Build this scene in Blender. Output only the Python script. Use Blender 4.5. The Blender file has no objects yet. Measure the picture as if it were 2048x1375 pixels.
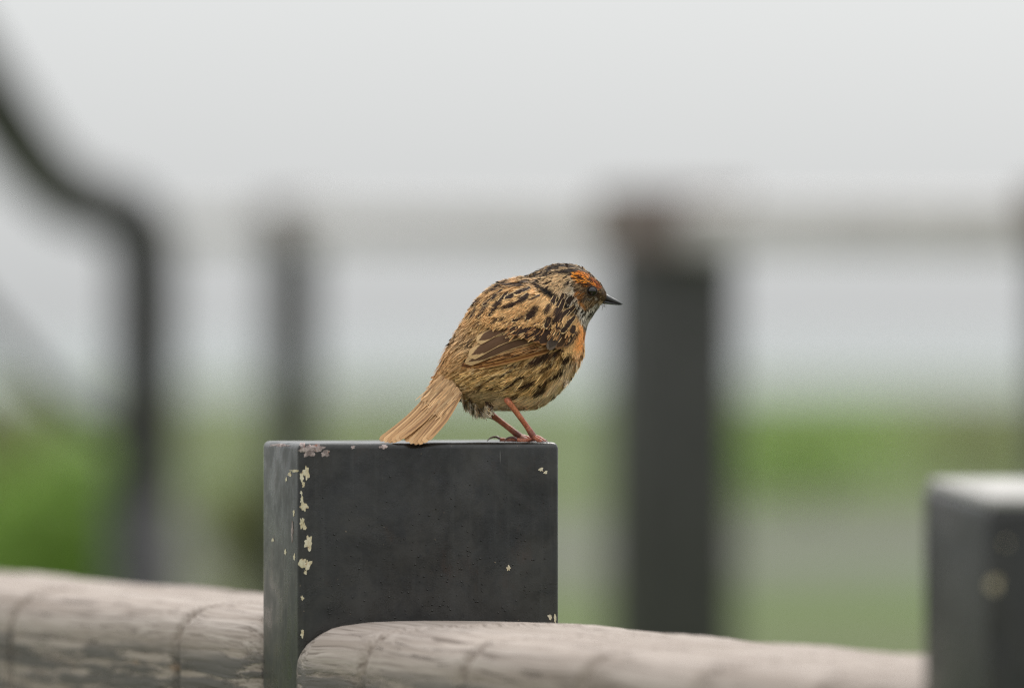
import bpy, bmesh, math, random
import numpy as np
from mathutils import Vector, Matrix
from mathutils.bvhtree import BVHTree

random.seed(7); rng = np.random.default_rng(7)
S = bpy.context.scene
C = S.collection
R = math.radians

# ------------------------------------------------------------------ camera
FOC, KPX, ZC = 3.0, 0.25e-3, 1.10      # focus distance (m), metres per photo pixel there, camera height
cam_d = bpy.data.cameras.new('camera'); cam = bpy.data.objects.new('camera', cam_d); C.objects.link(cam)
cam.location = (0, -FOC, ZC); cam.rotation_euler = (R(90), 0, 0)
cam_d.sensor_width = 36; cam_d.lens = 36 * FOC / (2048 * KPX)
cam_d.clip_start = 0.1; cam_d.clip_end = 20000
cam_d.dof.use_dof = True; cam_d.dof.focus_distance = 2.995; cam_d.dof.aperture_fstop = 4.2
S.camera = cam

# ------------------------------------------------------------------ overcast sky and the sun behind it
SUN_AZ, SUN_EL = R(24), R(46)           # azimuth measured from the view axis to the right
sun_dir = Vector((math.sin(SUN_AZ) * math.cos(SUN_EL), math.cos(SUN_AZ) * math.cos(SUN_EL), math.sin(SUN_EL)))
W = bpy.data.worlds.new('World'); S.world = W; W.use_nodes = True
nt = W.node_tree; nt.nodes.clear()
def wn(t, **kw):
    n = nt.nodes.new(t)
    for k, v in kw.items(): setattr(n, k, v)
    return n
def wmath(op, a, b=None):
    n = wn('ShaderNodeMath', operation=op)
    for i, v in enumerate((a, b)):
        if v is None: continue
        if isinstance(v, (int, float)): n.inputs[i].default_value = v
        else: nt.links.new(v, n.inputs[i])
    return n.outputs[0]
tc = wn('ShaderNodeTexCoord')
nrm = wn('ShaderNodeVectorMath', operation='NORMALIZE'); nt.links.new(tc.outputs['Generated'], nrm.inputs[0])
sep = wn('ShaderNodeSeparateXYZ'); nt.links.new(nrm.outputs[0], sep.inputs[0])
zpos = wmath('MAXIMUM', sep.outputs['Z'], 0.0)
grad = wmath('ADD', wmath('MULTIPLY', wmath('POWER', zpos, 0.65), 2.7), 1.0)     # CIE-like overcast: brighter overhead
dot = wn('ShaderNodeVectorMath', operation='DOT_PRODUCT'); nt.links.new(nrm.outputs[0], dot.inputs[0]); dot.inputs[1].default_value = sun_dir
glow = wmath('MULTIPLY', wmath('POWER', wmath('MAXIMUM', dot.outputs['Value'], 0.0), 7.0), 1.7)
lum = wmath('MULTIPLY', wmath('ADD', grad, glow), 0.465)
grey = wn('ShaderNodeVectorMath', operation='SCALE'); grey.inputs[0].default_value = (0.975, 0.998, 1.005); nt.links.new(lum, grey.inputs['Scale'])
sky = wn('ShaderNodeTexSky'); sky.sky_type = 'NISHITA'; sky.sun_disc = False
sky.sun_elevation = SUN_EL; sky.sun_rotation = SUN_AZ; sky.dust_density = 4.0
skym = wn('ShaderNodeVectorMath', operation='SCALE'); nt.links.new(sky.outputs[0], skym.inputs[0]); skym.inputs['Scale'].default_value = 0.006
add = wn('ShaderNodeVectorMath', operation='ADD'); nt.links.new(grey.outputs[0], add.inputs[0]); nt.links.new(skym.outputs[0], add.inputs[1])
bg = wn('ShaderNodeBackground'); nt.links.new(add.outputs[0], bg.inputs['Color']); bg.inputs['Strength'].default_value = 1.0
wo = wn('ShaderNodeOutputWorld'); nt.links.new(bg.outputs[0], wo.inputs['Surface'])

sun_d = bpy.data.lights.new('sun', 'SUN'); sun_d.energy = 1.5; sun_d.angle = R(14); sun_d.color = (1.0, 0.95, 0.88)
sun = bpy.data.objects.new('sun', sun_d); C.objects.link(sun)
sun.rotation_euler = sun_dir.to_track_quat('Z', 'Y').to_euler(); sun.location = sun_dir * 50

vs = S.view_settings
S.display_settings.display_device = 'sRGB'
vs.view_transform = 'Standard'; vs.look = 'None'; vs.exposure = 0.08; vs.gamma = 1.0; vs.use_curve_mapping = False
S.render.engine = 'CYCLES'
S.cycles.use_denoising = True
try: S.cycles.denoiser = 'OPENIMAGEDENOISE'; S.cycles.denoising_prefilter = 'NONE'
except Exception: pass
S.cycles.filter_width = 1.1
S.cycles.transparent_max_bounces = 24
S.cycles.max_bounces = 6

# ------------------------------------------------------------------ helpers
def lin(r, g, b):
    f = lambda c: (c / 255 / 12.92) if c / 255 <= 0.04045 else ((c / 255 + 0.055) / 1.055) ** 2.4
    return (f(r), f(g), f(b))
def P(px, py, y=0.0):
    """a photo pixel at world depth y (the camera looks along +Y)"""
    d = FOC + y
    return Vector(((px - 1024) * KPX * d / FOC, y, ZC - (py - 687.5) * KPX * d / FOC))
def PD(px, py, d): return P(px, py, d - FOC)
def link(name, me, mat=None, parent=None):
    o = bpy.data.objects.new(name, me); C.objects.link(o)
    if mat and me is not None and not me.materials: me.materials.append(mat)
    if parent: o.parent = parent
    return o
def empty(name, loc, label=None, cat=None, group=None, rz=0):
    o = bpy.data.objects.new(name, None); C.objects.link(o); o.location = loc; o.rotation_euler = (0, 0, rz)
    o.empty_display_size = 0.05
    return tag(o, label, cat, group)
def tag(o, label=None, cat=None, group=None, kind=None):
    if label: o['label'] = label
    if cat: o['category'] = cat
    if group: o['group'] = group
    if kind: o['kind'] = kind
    return o
def mesh(name, verts, faces, smooth=True):
    me = bpy.data.meshes.new(name); me.from_pydata([tuple(v) for v in verts], [], faces); me.update()
    if smooth: me.polygons.foreach_set('use_smooth', [True] * len(me.polygons))
    return me
def from_bm(name, bm, smooth=False):
    me = bpy.data.meshes.new(name); bm.to_mesh(me); bm.free()
    if smooth: me.polygons.foreach_set('use_smooth', [True] * len(me.polygons))
    return me
def tube(points, radii, n=10, caps=True):
    """swept tube through points; returns verts, faces"""
    pts = [Vector(p) for p in points]; V, F = [], []
    up = Vector((0, 1, 0.13)).normalized()
    for i, p in enumerate(pts):
        t = (pts[min(i + 1, len(pts) - 1)] - pts[max(i - 1, 0)]).normalized()
        a = t.cross(up).normalized(); b = t.cross(a).normalized()
        r = radii[i] if hasattr(radii, '__len__') else radii
        for k in range(n):
            th = 2 * math.pi * k / n
            V.append(p + (a * math.cos(th) + b * math.sin(th)) * r)
    for i in range(len(pts) - 1):
        for k in range(n):
            k2 = (k + 1) % n
            F.append((i * n + k, i * n + k2, (i + 1) * n + k2, (i + 1) * n + k))
    if caps:
        F.append(tuple(range(n - 1, -1, -1))); F.append(tuple((len(pts) - 1) * n + k for k in range(n)))
    return V, F
def cr(pts, m):
    """Catmull-Rom resampling of an array (n, k) to m samples"""
    pts = np.asarray(pts, float); n = len(pts)
    if pts.ndim == 1: pts = pts[:, None]
    t = np.linspace(0, n - 1, m); i = np.minimum(t.astype(int), n - 2); f = (t - i)[:, None]
    p0 = pts[np.maximum(i - 1, 0)]; p1 = pts[i]; p2 = pts[i + 1]; p3 = pts[np.minimum(i + 2, n - 1)]
    return 0.5 * ((2 * p1) + (-p0 + p2) * f + (2 * p0 - 5 * p1 + 4 * p2 - p3) * f ** 2 + (-p0 + 3 * p1 - 3 * p2 + p3) * f ** 3)

# ------------------------------------------------------------------ materials
class NT:
    def __init__(self, name):
        self.m = bpy.data.materials.new(name); self.m.use_nodes = True
        self.t = self.m.node_tree; self.t.nodes.clear()
        self.out = self.t.nodes.new('ShaderNodeOutputMaterial')
    def n(self, t, ins=None, **kw):
        nd = self.t.nodes.new(t)
        for k, v in kw.items(): setattr(nd, k, v)
        for k, v in (ins or {}).items(): self.set(nd.inputs[k], v)
        return nd
    def set(self, sock, v):
        if isinstance(v, bpy.types.NodeSocket): self.t.links.new(v, sock)
        else:
            if sock.type == 'RGBA' and len(v) == 3: v = (*v, 1)
            sock.default_value = v
    def math(self, op, a, b=0.0, c=None, clamp=False):
        nd = self.n('ShaderNodeMath', operation=op, use_clamp=clamp)
        self.set(nd.inputs[0], a); self.set(nd.inputs[1], b)
        if c is not None: self.set(nd.inputs[2], c)
        return nd.outputs[0]
    def sstep(self, x, lo, hi, a=0.0, b=1.0):
        nd = self.n('ShaderNodeMapRange', interpolation_type='SMOOTHSTEP')
        for k, v in zip((0, 1, 2, 3, 4), (x, lo, hi, a, b)): self.set(nd.inputs[k], v)
        return nd.outputs[0]
    def mix(self, f, a, b, blend='MIX'):
        nd = self.n('ShaderNodeMix', data_type='RGBA', blend_type=blend)
        self.set(nd.inputs[0], f); self.set(nd.inputs[6], a); self.set(nd.inputs[7], b)
        return nd.outputs[2]
    def noise(self, vec, scale, detail=3, rough=0.5, dist=0.0):
        nd = self.n('ShaderNodeTexNoise', {'Vector': vec, 'Scale': scale, 'Detail': detail, 'Roughness': rough, 'Distortion': dist})
        return nd.outputs['Fac']
    def obj(self, sc=(1, 1, 1), loc=(0, 0, 0), coord='Object'):
        c = self.n('ShaderNodeTexCoord'); mp = self.n('ShaderNodeMapping', {'Vector': c.outputs[coord]})
        mp.inputs['Scale'].default_value = sc; mp.inputs['Location'].default_value = loc
        return mp.outputs[0]
    def bump(self, h, strength, dist, normal=None):
        nd = self.n('ShaderNodeBump', {'Height': h, 'Strength': strength, 'Distance': dist})
        if normal is not None: self.set(nd.inputs['Normal'], normal)
        return nd.outputs[0]
    def pbr(self, col, rough=0.6, normal=None, spec=0.5, metal=0.0, **ins):
        b = self.n('ShaderNodeBsdfPrincipled', {'Base Color': col, 'Roughness': rough, 'Metallic': metal, 'Specular IOR Level': spec})
        if normal is not None: self.set(b.inputs['Normal'], normal)
        for k, v in ins.items(): self.set(b.inputs[k.replace('_', ' ')], v)
        self.t.links.new(b.outputs[0], self.out.inputs['Surface'])
        return b

def mat_paint():
    """dark grey brushed-on metal paint, weathered"""
    M = NT('dark_grey_paint')
    o = M.obj()
    big = M.noise(o, 19, 7, 0.72, 0.7); mid = M.noise(M.obj((1, 1, 1), (.3, .7, .2)), 75, 6, 0.7, 0.9); fine = M.noise(o, 1100, 2, 0.6)
    streak = M.noise(M.obj((210, 210, 11)), 1.0, 5, 0.65)
    col = M.mix(M.sstep(big, 0.40, 0.60), (0.0090, 0.0088, 0.0085), (0.0215, 0.0195, 0.0165))
    col = M.mix(M.sstep(mid, 0.50, 0.66, 0, 0.6), col, (0.0075, 0.0078, 0.0085))
    rust = M.math('MULTIPLY', M.sstep(M.noise(M.obj((48, 48, 22), (3, 1, 5)), 1.0, 6, 0.7), 0.54, 0.70), 0.55)
    col = M.mix(rust, col, (0.034, 0.018, 0.012))
    col = M.mix(M.sstep(streak, 0.50, 0.72, 0, 0.40), col, (0.036, 0.035, 0.033))
    scr = M.noise(M.obj((420, 420, 30), (7, 3, 1)), 1.0, 2, 0.5)
    col = M.mix(M.sstep(scr, 0.74, 0.79, 0, 0.7), col, (0.10, 0.098, 0.092))
    specks = M.noise(o, 520, 1, 0.5)
    col = M.mix(M.sstep(specks, 0.77, 0.81), col, (0.16, 0.12, 0.08))
    rough = M.sstep(M.noise(o, 60, 6, 0.7), 0.36, 0.64, 0.23, 0.42)
    h = M.math('ADD', M.math('MULTIPLY', streak, 0.5), M.math('ADD', M.math('MULTIPLY', fine, 0.25), M.math('MULTIPLY', mid, 0.12)))
    spec = M.sstep(M.noise(M.obj((1, 1, 1), (5, 2, 8)), 24, 8, 0.76, 0.3), 0.36, 0.64, 0.34, 0.58)
    M.pbr(col, rough, M.bump(h, 0.24, 0.0010), spec)
    return M.m
def mat_chip(name, a, b, c):
    M = NT(name); o = M.obj()
    n = M.noise(o, 260, 4, 0.7); n2 = M.noise(o, 620, 3, 0.6)
    col = M.mix(M.sstep(n, 0.40, 0.62), a, b)
    col = M.mix(M.sstep(n2, 0.56, 0.70, 0, 0.85), col, c)
    M.pbr(col, 0.85, M.bump(n, 0.5, 0.001), 0.25)
    return M.m
def mat_wood(name, light, mid, dark, side_dark):
    """weathered grey timber, grain along local X"""
    M = NT(name)
    wz = M.noise(M.obj((6, 14, 14), (2, 2, 2)), 1.0, 3, 0.5)             # lets the grain wander
    def grain(sx, s, loc, detail=3, rough=0.6):
        c = M.n('ShaderNodeTexCoord'); mp = M.n('ShaderNodeMapping', {'Vector': c.outputs['Object']}); mp.inputs['Scale'].default_value = (sx, s, s); mp.inputs['Location'].default_value = loc
        off = M.n('ShaderNodeCombineXYZ', {1: M.math('MULTIPLY', wz, s * .012), 2: M.math('MULTIPLY', wz, s * .012)})
        return M.noise(M.n('ShaderNodeVectorMath', {0: mp.outputs[0], 1: off.outputs[0]}, operation='ADD').outputs[0], 1.0, detail, rough)
    g1 = grain(5, 120, (0, 0, 0), 5, 0.62); g2 = grain(9, 420, (4, 2, 1)); g3 = grain(14, 900, (1, 9, 4), 2)
    ring = grain(3, 260, (6, 4, 8), 1)
    blot = M.noise(M.obj((9, 26, 26), (1, 7, 3)), 1.0, 4, 0.6)
    col = M.mix(M.sstep(g1, 0.34, 0.64), mid, light)
    col = M.mix(M.sstep(ring, 0.52, 0.62, 0, 0.35), col, mid)
    col = M.mix(M.sstep(g2, 0.54, 0.64, 0, 0.62), col, dark)
    col = M.mix(M.sstep(g3, 0.50, 0.66, 0, 0.42), col, dark)
    col = M.mix(M.sstep(blot, 0.52, 0.72, 0, 0.40), col, mid)
    # the upright sides keep dark, flaking old coating in wavy strips
    geo = M.n('ShaderNodeTexCoord'); sp = M.n('ShaderNodeSeparateXYZ', {'Vector': geo.outputs['Object']})
    low = M.sstep(M.math('ADD', sp.outputs['Z'], M.math('MULTIPLY', M.math('SUBTRACT', blot, .5), .02)), -0.026, -0.012, 1, 0)
    wv = grain(11, 150, (0, 3, 9), 6, 0.68)
    fl = M.math('MULTIPLY', M.sstep(wv, 0.44, 0.54), low)
    col = M.mix(M.math('MULTIPLY', low, 0.35), col, mid)
    col = M.mix(M.math('MULTIPLY', fl, 0.85), col, side_dark)
    och = M.sstep(M.noise(M.obj((30, 90, 90), (8, 1, 2)), 1.0, 3, 0.6), 0.62, 0.78, 0, 0.28)
    col = M.mix(M.math('MULTIPLY', och, low), col, lin(182, 132, 82))
    crk = M.sstep(grain(10, 230, (5, 5, 5), 3, 0.7), 0.63, 0.68)
    col = M.mix(M.math('MULTIPLY', crk, 0.7), col, dark)
    h = M.math('ADD', M.math('MULTIPLY', g1, 0.6), M.math('ADD', M.math('MULTIPLY', g2, -0.5), M.math('MULTIPLY', fl, 0.5)))
    h = M.math('SUBTRACT', h, M.math('MULTIPLY', crk, 0.9))
    M.pbr(col, 0.78, M.bump(h, 0.8, 0.0020), 0.3)
    return M.m
def mat_plain(name, a, b, scale, rough=0.7, bump=0.3, dist=0.002, spec=0.4):
    M = NT(name); o = M.obj(); n = M.noise(o, scale, 5, 0.6)
    M.pbr(M.mix(M.sstep(n, 0.3, 0.7), a, b), rough, M.bump(n, bump, dist), spec)
    return M.m

PAINT = mat_paint()
CHIP = mat_chip('cream_primer_chip', lin(190, 176, 146), lin(208, 198, 176), lin(146, 100, 62))
RUSTY = mat_chip('worn_pinkish_rust', lin(120, 108, 106), lin(176, 160, 156), lin(124, 74, 52))
WOOD = mat_wood('weathered_wood', (0.405, 0.345, 0.305), (0.285, 0.233, 0.197), (0.105, 0.078, 0.060), (0.085, 0.080, 0.076))
WOODB = mat_plain('background_wood', (0.46, 0.43, 0.42), (0.56, 0.53, 0.52), 9, 0.75)
CAPW = mat_plain('brown_timber', (0.155, 0.122, 0.110), (0.22, 0.180, 0.165), 25, 0.75)
PIPE = mat_plain('dark_pipe_paint', (0.022, 0.021, 0.021), (0.036, 0.034, 0.034), 30, 0.5)
STEEL = mat_plain('dark_steel_paint', (0.050, 0.048, 0.049), (0.075, 0.072, 0.073), 18, 0.6)

# ------------------------------------------------------------------ ground, path, lake
def mat_grass():
    M = NT('meadow'); o = M.obj()
    a = M.noise(o, 0.12, 4, 0.6); b = M.noise(o, 0.9, 5, 0.65); c = M.noise(o, 14, 4, 0.7)
    col = M.mix(M.sstep(a, 0.38, 0.62), (0.080, 0.090, 0.036), (0.080, 0.130, 0.028))
    col = M.mix(M.sstep(b, 0.5, 0.75, 0, 0.6), col, (0.100, 0.094, 0.052))
    col = M.mix(M.sstep(c, 0.45, 0.75, 0, 0.4), col, (0.065, 0.090, 0.026))
    M.pbr(col, 0.85, M.bump(c, 0.6, 0.05), 0.2)
    return M.m
tag(link('ground', mesh('ground', [(-6000, -60, 0), (6000, -60, 0), (6000, 9000, 0), (-6000, 9000, 0)], [(0, 1, 2, 3)]), mat_grass()), kind='structure')
pm = mat_plain('gravel_path', (0.072, 0.071, 0.060), (0.105, 0.102, 0.088), 3.0, 0.9, 0.5, 0.02)
pv = []
for i in range(41):
    x = -30 + i * 1.5; yc = 28.5 + 1.2 * math.sin(x * 0.16) - 0.05 * x
    pv += [(x, yc - 3.0 + 0.3 * math.sin(x * 1.3), 0.004), (x, yc + 3.6 + 0.4 * math.sin(x * 0.9 + 1), 0.004)]
tag(link('path', mesh('path', pv, [(2 * i, 2 * i + 2, 2 * i + 3, 2 * i + 1) for i in range(40)]), pm), kind='structure')
M = NT('lake_water'); wnse = M.noise(M.obj((0.6, 0.15, 1)), 1.0, 4, 0.6)
M.pbr((0.10, 0.135, 0.125), 0.22, M.bump(wnse, 0.05, 0.1), 0.5, IOR=1.33)
lv = []
for i in range(81):
    x = -400 + i * 10
    lv += [(x, 138 + 9 * math.sin(x * 0.05) + 5 * math.sin(x * 0.13 + 1), 0.004), (x * 10, 8900, 0.004)]
tag(link('lake', mesh('lake', lv, [(2 * i, 2 * i + 2, 2 * i + 3, 2 * i + 1) for i in range(80)]), M.m), kind='structure')

# ------------------------------------------------------------------ shrubs
def mat_leaf(name, a, b):
    M = NT(name)
    inf = M.n('ShaderNodeAttribute', attribute_name='tone')
    col = M.mix(inf.outputs['Fac'], a, b)
    p = M.n('ShaderNodeBsdfPrincipled', {'Base Color': col, 'Roughness': 0.55, 'Specular IOR Level': 0.35})
    tr = M.n('ShaderNodeBsdfTranslucent', {'Color': col}); mx = M.n('ShaderNodeMixShader', {0: 0.4})
    M.t.links.new(p.outputs[0], mx.inputs[1]); M.t.links.new(tr.outputs[0], mx.inputs[2]); M.t.links.new(mx.outputs[0], M.out.inputs['Surface'])
    return M.m
LEAF = [mat_leaf('fresh_leaf', (0.19, 0.31, 0.055), (0.30, 0.46, 0.09)),
        mat_leaf('olive_leaf', (0.17, 0.19, 0.065), (0.26, 0.28, 0.11)),
        mat_leaf('dull_leaf', (0.13, 0.14, 0.07), (0.20, 0.21, 0.12))]
BARK = mat_plain('shrub_bark', (0.06, 0.045, 0.032), (0.11, 0.085, 0.065), 30, 0.9)
def shrub(loc, rx, h, n, m, label, ry=None, name='shrub'):
    ry = ry or rx
    root = empty(name, loc, label, 'shrub')
    lob = [(rng.uniform(-.6, .6) * rx, rng.uniform(-.6, .6) * ry, h * rng.uniform(.35, .78), rng.uniform(.28, .45)) for _ in range(9)]
    V, F, T = [], [], []
    for i in range(n):
        lx, ly, lz, lr = lob[rng.integers(9)]
        d = rng.normal(size=3); d /= np.linalg.norm(d); q = rng.uniform(.55, 1.05)
        c = np.array([lx + d[0] * rx * lr * q * 1.3, ly + d[1] * ry * lr * q * 1.3, max(.03, lz + d[2] * h * lr * q * .8)])
        a = rng.normal(size=3); a /= np.linalg.norm(a); b = np.cross(a, d); b /= (np.linalg.norm(b) + 1e-6)
        s = h * rng.uniform(.03, .065); k = len(V)
        V += [c - a * s, c + b * s * .45, c + a * s, c - b * s * .45]; F.append((k, k + 1, k + 2, k + 3)); T += [rng.uniform(0, 1)] * 4
    me = mesh('foliage', V, F, False); at = me.attributes.new('tone', 'FLOAT', 'POINT'); at.data.foreach_set('value', T)
    link('foliage', me, LEAF[m], root)
    for i in range(4):
        lx, ly, lz, _ = lob[i]
        v, f = tube([(lx * .1, ly * .1, -.02), (lx * .4, ly * .4, lz * .5), (lx, ly, lz)], [.03 * h, .022 * h, .01 * h], 6)
        link('stem', mesh('stem', v, f), BARK, root)
    return root
def gz(px, d): return Vector(((px - 1024) * KPX * d / FOC, d - FOC, 0.0))
shrub(gz(1620, 42), .85, .66, 2600, 0, 'bright fresh green shrub standing before the lake meadow')
shrub(gz(1930, 46), 1.1, .66, 2000, 1, 'olive green shrub beside the bright green one')
shrub(gz(120, 17), .28, .86, 2400, 0, 'light green shrub seen under the sloping pipe handrail')
shrub(gz(-30, 21), .30, .92, 1500, 1, 'tall olive shrub beside the light green one')
shrub(gz(505, 24), .26, .60, 1600, 1, 'low olive shrub between the pipe post and the far fence post')
for i, (px, d, w) in enumerate([(1500, 62, 1.9), (1690, 70, 2.4), (1880, 64, 2.2), (2060, 58, 2.0), (430, 75, 2.3), (700, 80, 2.6), (900, 72, 2.0), (60, 55, 2.2)]):
    shrub(gz(px, d), w, .62 if i % 2 else .5, 900, 1 if i % 3 else 2, 'low shoreline shrub at the edge of the lake', 1.0)['group'] = 'shrubs along the lake shore'

# ------------------------------------------------------------------ fence posts
def box_bm(w, d, z0, z1f, z1b, bev, seg=5):
    """x to the right, y away from the camera; front-left lower corner at origin; the top may slope"""
    bm = bmesh.new()
    vs_ = [bm.verts.new(p) for p in ((0, 0, z0), (w, 0, z0), (w, d, z0), (0, d, z0), (0, 0, z1f), (w, 0, z1f), (w, d, z1b), (0, d, z1b))]
    for f in ((3, 2, 1, 0), (4, 5, 6, 7), (0, 1, 5, 4), (1, 2, 6, 5), (2, 3, 7, 6), (3, 0, 4, 7)): bm.faces.new([vs_[i] for i in f])
    if bev:
        ed = [e for e in bm.edges if max(v.co.z for v in e.verts) > z0 + 1e-4]
        bmesh.ops.bevel(bm, geom=ed, offset=bev, segments=seg, profile=0.5, affect='EDGES', clamp_overlap=True)
    return bm
TH = R(15)
def post(name, fl, w, d, zf, zb, rz, label, group, mat, bev=0.004):
    root = empty(name, (fl[0], fl[1], 0), label, 'fence post', group, rz)
    me = from_bm('post_tube', box_bm(w, d, 0.006, zf, zb, bev), True)
    link('post_tube', me, mat, root)
    b = link('base_plate', from_bm('base_plate', box_bm(w + .07, d + .07, 0, .006, .006, .002, 2)), mat, root); b.location = (-.035, -.035, 0)
    return root, me
GP = 'posts of the near railing'
ZT = P(0, 886, -0.03).z
FL = P(597, 0, -0.03); PW, PDp = 0.1340, 0.082
main_post, main_me = post('fence_post', FL, PW, PDp, ZT, ZT, TH, 'dark grey metal post with chipped cream paint on its edge, under the bird', GP, PAINT, 0.0031)
FR2 = Vector((0.189, -0.625, 0))
near_post, near_me = post('fence_post', FR2, PW, PDp, ZC - .0640, ZC - .0580, TH, 'out of focus dark metal post with a pale top where the wooden rail ends', GP, PAINT, 0.0035)
# pale weathered lid welded on the near post
lid = box_bm(PW - .004, PDp - .004, 0, .0030, .0030, .001, 2)
LIDM = mat_plain('weathered_pale_lid', (0.30, 0.285, 0.27), (0.44, 0.42, 0.40), 60, 0.7, 0.2, 0.001)
lo = link('top_lid', from_bm('top_lid', lid), LIDM, near_post)
lo.location = (.002, .002, ZC - .0636); lo.rotation_euler = (math.atan2(.0060, PDp), 0, 0)

def post_bvh(root, me):
    bm = bmesh.new(); bm.from_mesh(me)
    bm.transform(Matrix.Translation(root.location) @ Matrix.Rotation(root.rotation_euler.z, 4, 'Z'))
    t = BVHTree.FromBMesh(bm); bm.free(); return t
CAMP = Vector((0, -FOC, ZC))
def decal(bvh, px, py, rx, ry, seed, lift=0.00016, rings=4, n=22, rag=0.42):
    """an irregular flake of old paint that hugs the surface under it"""
    r_ = np.random.default_rng(seed); ph = r_.uniform(0, 6.28, 6); am = r_.uniform(.4, 1, 6)
    V, F = [], []
    def hit(x, y):
        d = (P(x, y, 0) - CAMP).normalized(); loc, nor, idx, dist = bvh.ray_cast(CAMP, d)
        return None if loc is None else loc + nor * lift
    c = hit(px, py)
    if c is None: return [], []
    V.append(c)
    for k in range(1, rings + 1):
        for j in range(n):
            a = 2 * math.pi * j / n
            q = 1 + rag * sum(am[i] * math.sin((i + 2) * a + ph[i]) for i in range(6)) / 2.4
            f = k / rings * max(.25, q)
            h = hit(px + rx * f * math.cos(a), py + ry * f * math.sin(a))
            V.append(h if h is not None else V[-1])
    for j in range(n): F.append((0, 1 + j, 1 + (j + 1) % n))
    for k in range(rings - 1):
        for j in range(n):
            a, b = 1 + k * n + j, 1 + k * n + (j + 1) % n
            F.append((a, a + n, b + n, b))
    return V, F
bv = post_bvh(main_post, main_me)
inv = (Matrix.Translation(main_post.location) @ Matrix.Rotation(TH, 4, 'Z')).inverted()
chips = [(604, 953, 4, 9, 0), (613, 945, 6, 12, 0), (607, 968, 3, 5, 0), (604, 1000, 3, 8, 0), (608, 1012, 7, 9, 0), (604, 1045, 4, 10, 0), (609, 1053, 4, 6, 0),
         (617, 1085, 8, 13, 0), (604, 1125, 6, 10, 0), (614, 1129, 8, 10, 0), (611, 1144, 3, 4, 0), (605, 1195, 3, 4, 0), (605, 1266, 3, 8, 0), (603, 985, 2, 4, 0),
         (590, 941, 7, 3, 0), (580, 948, 4, 4, 0), (573, 958, 2, 4, 0), (588, 1025, 2, 6, 0), (571, 1103, 2, 6, 0), (589, 1113, 2, 6, 0), (546, 1079, 2, 4, 0),
         (1082, 938, 4, 4, 0), (1091, 944, 4, 3, 0), (1017, 1135, 4, 5, 0), (1100, 1233, 4, 5, 0), (1110, 1236, 2.2, 10, 0),
         (616, 901, 15, 11, 1), (633, 896, 14, 8, 1), (651, 906, 8, 7, 1), (706, 894, 4, 3, 1), (767, 893, 8, 4, 1), (605, 890, 5, 6, 1), (560, 890, 20, 2.5, 1), (585, 1060, 2, 20, 1)]
for i, (x, y, rx, ry, kind) in enumerate(chips):
    v, f = decal(bv, x, y, rx, ry, 40 + i)
    if v: link('paint_chip', mesh('paint_chip', [inv @ p for p in v], f), RUSTY if kind else CHIP, main_post)
V, F = [], []
for i in range(230):                                            # small paint blisters
    x = rng.uniform(640, 1095); y = 900 + 340 * rng.beta(2.2, 1.2)
    d = (P(x, y, 0) - CAMP).normalized(); loc, nor, _, _ = bv.ray_cast(CAMP, d)
    if loc is None: continue
    r = rng.uniform(.00022, .00062); k = len(V); t = nor.cross(Vector((0, 0, 1))).normalized(); b = nor.cross(t)
    for q, hh in ((1.0, -.1), (.72, .6)):
        for j in range(6): V.append(inv @ (loc + (t * math.cos(j * 1.0472) + b * math.sin(j * 1.0472)) * r * q + nor * r * hh))
    V.append(inv @ (loc + nor * r * .9))
    for j in range(6):
        j2 = (j + 1) % 6; F.append((k + j, k + j2, k + 6 + j2, k + 6 + j)); F.append((k + 6 + j, k + 6 + j2, k + 12))
tag(link('paint_blister', mesh('paint_blister', V, F), PAINT, main_post), kind='stuff')
bn = post_bvh(near_post, near_me)
invn = (Matrix.Translation(near_post.location) @ Matrix.Rotation(TH, 4, 'Z')).inverted()
for i, (x, y, rx, ry) in enumerate([(1988, 1168, 9, 13), (2012, 1085, 4, 5)]):
    v, f = decal(bn, x, y, rx, ry, 90 + i)
    if v: link('paint_chip', mesh('paint_chip', [invn @ p for p in v], f), CHIP, near_post)

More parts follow.
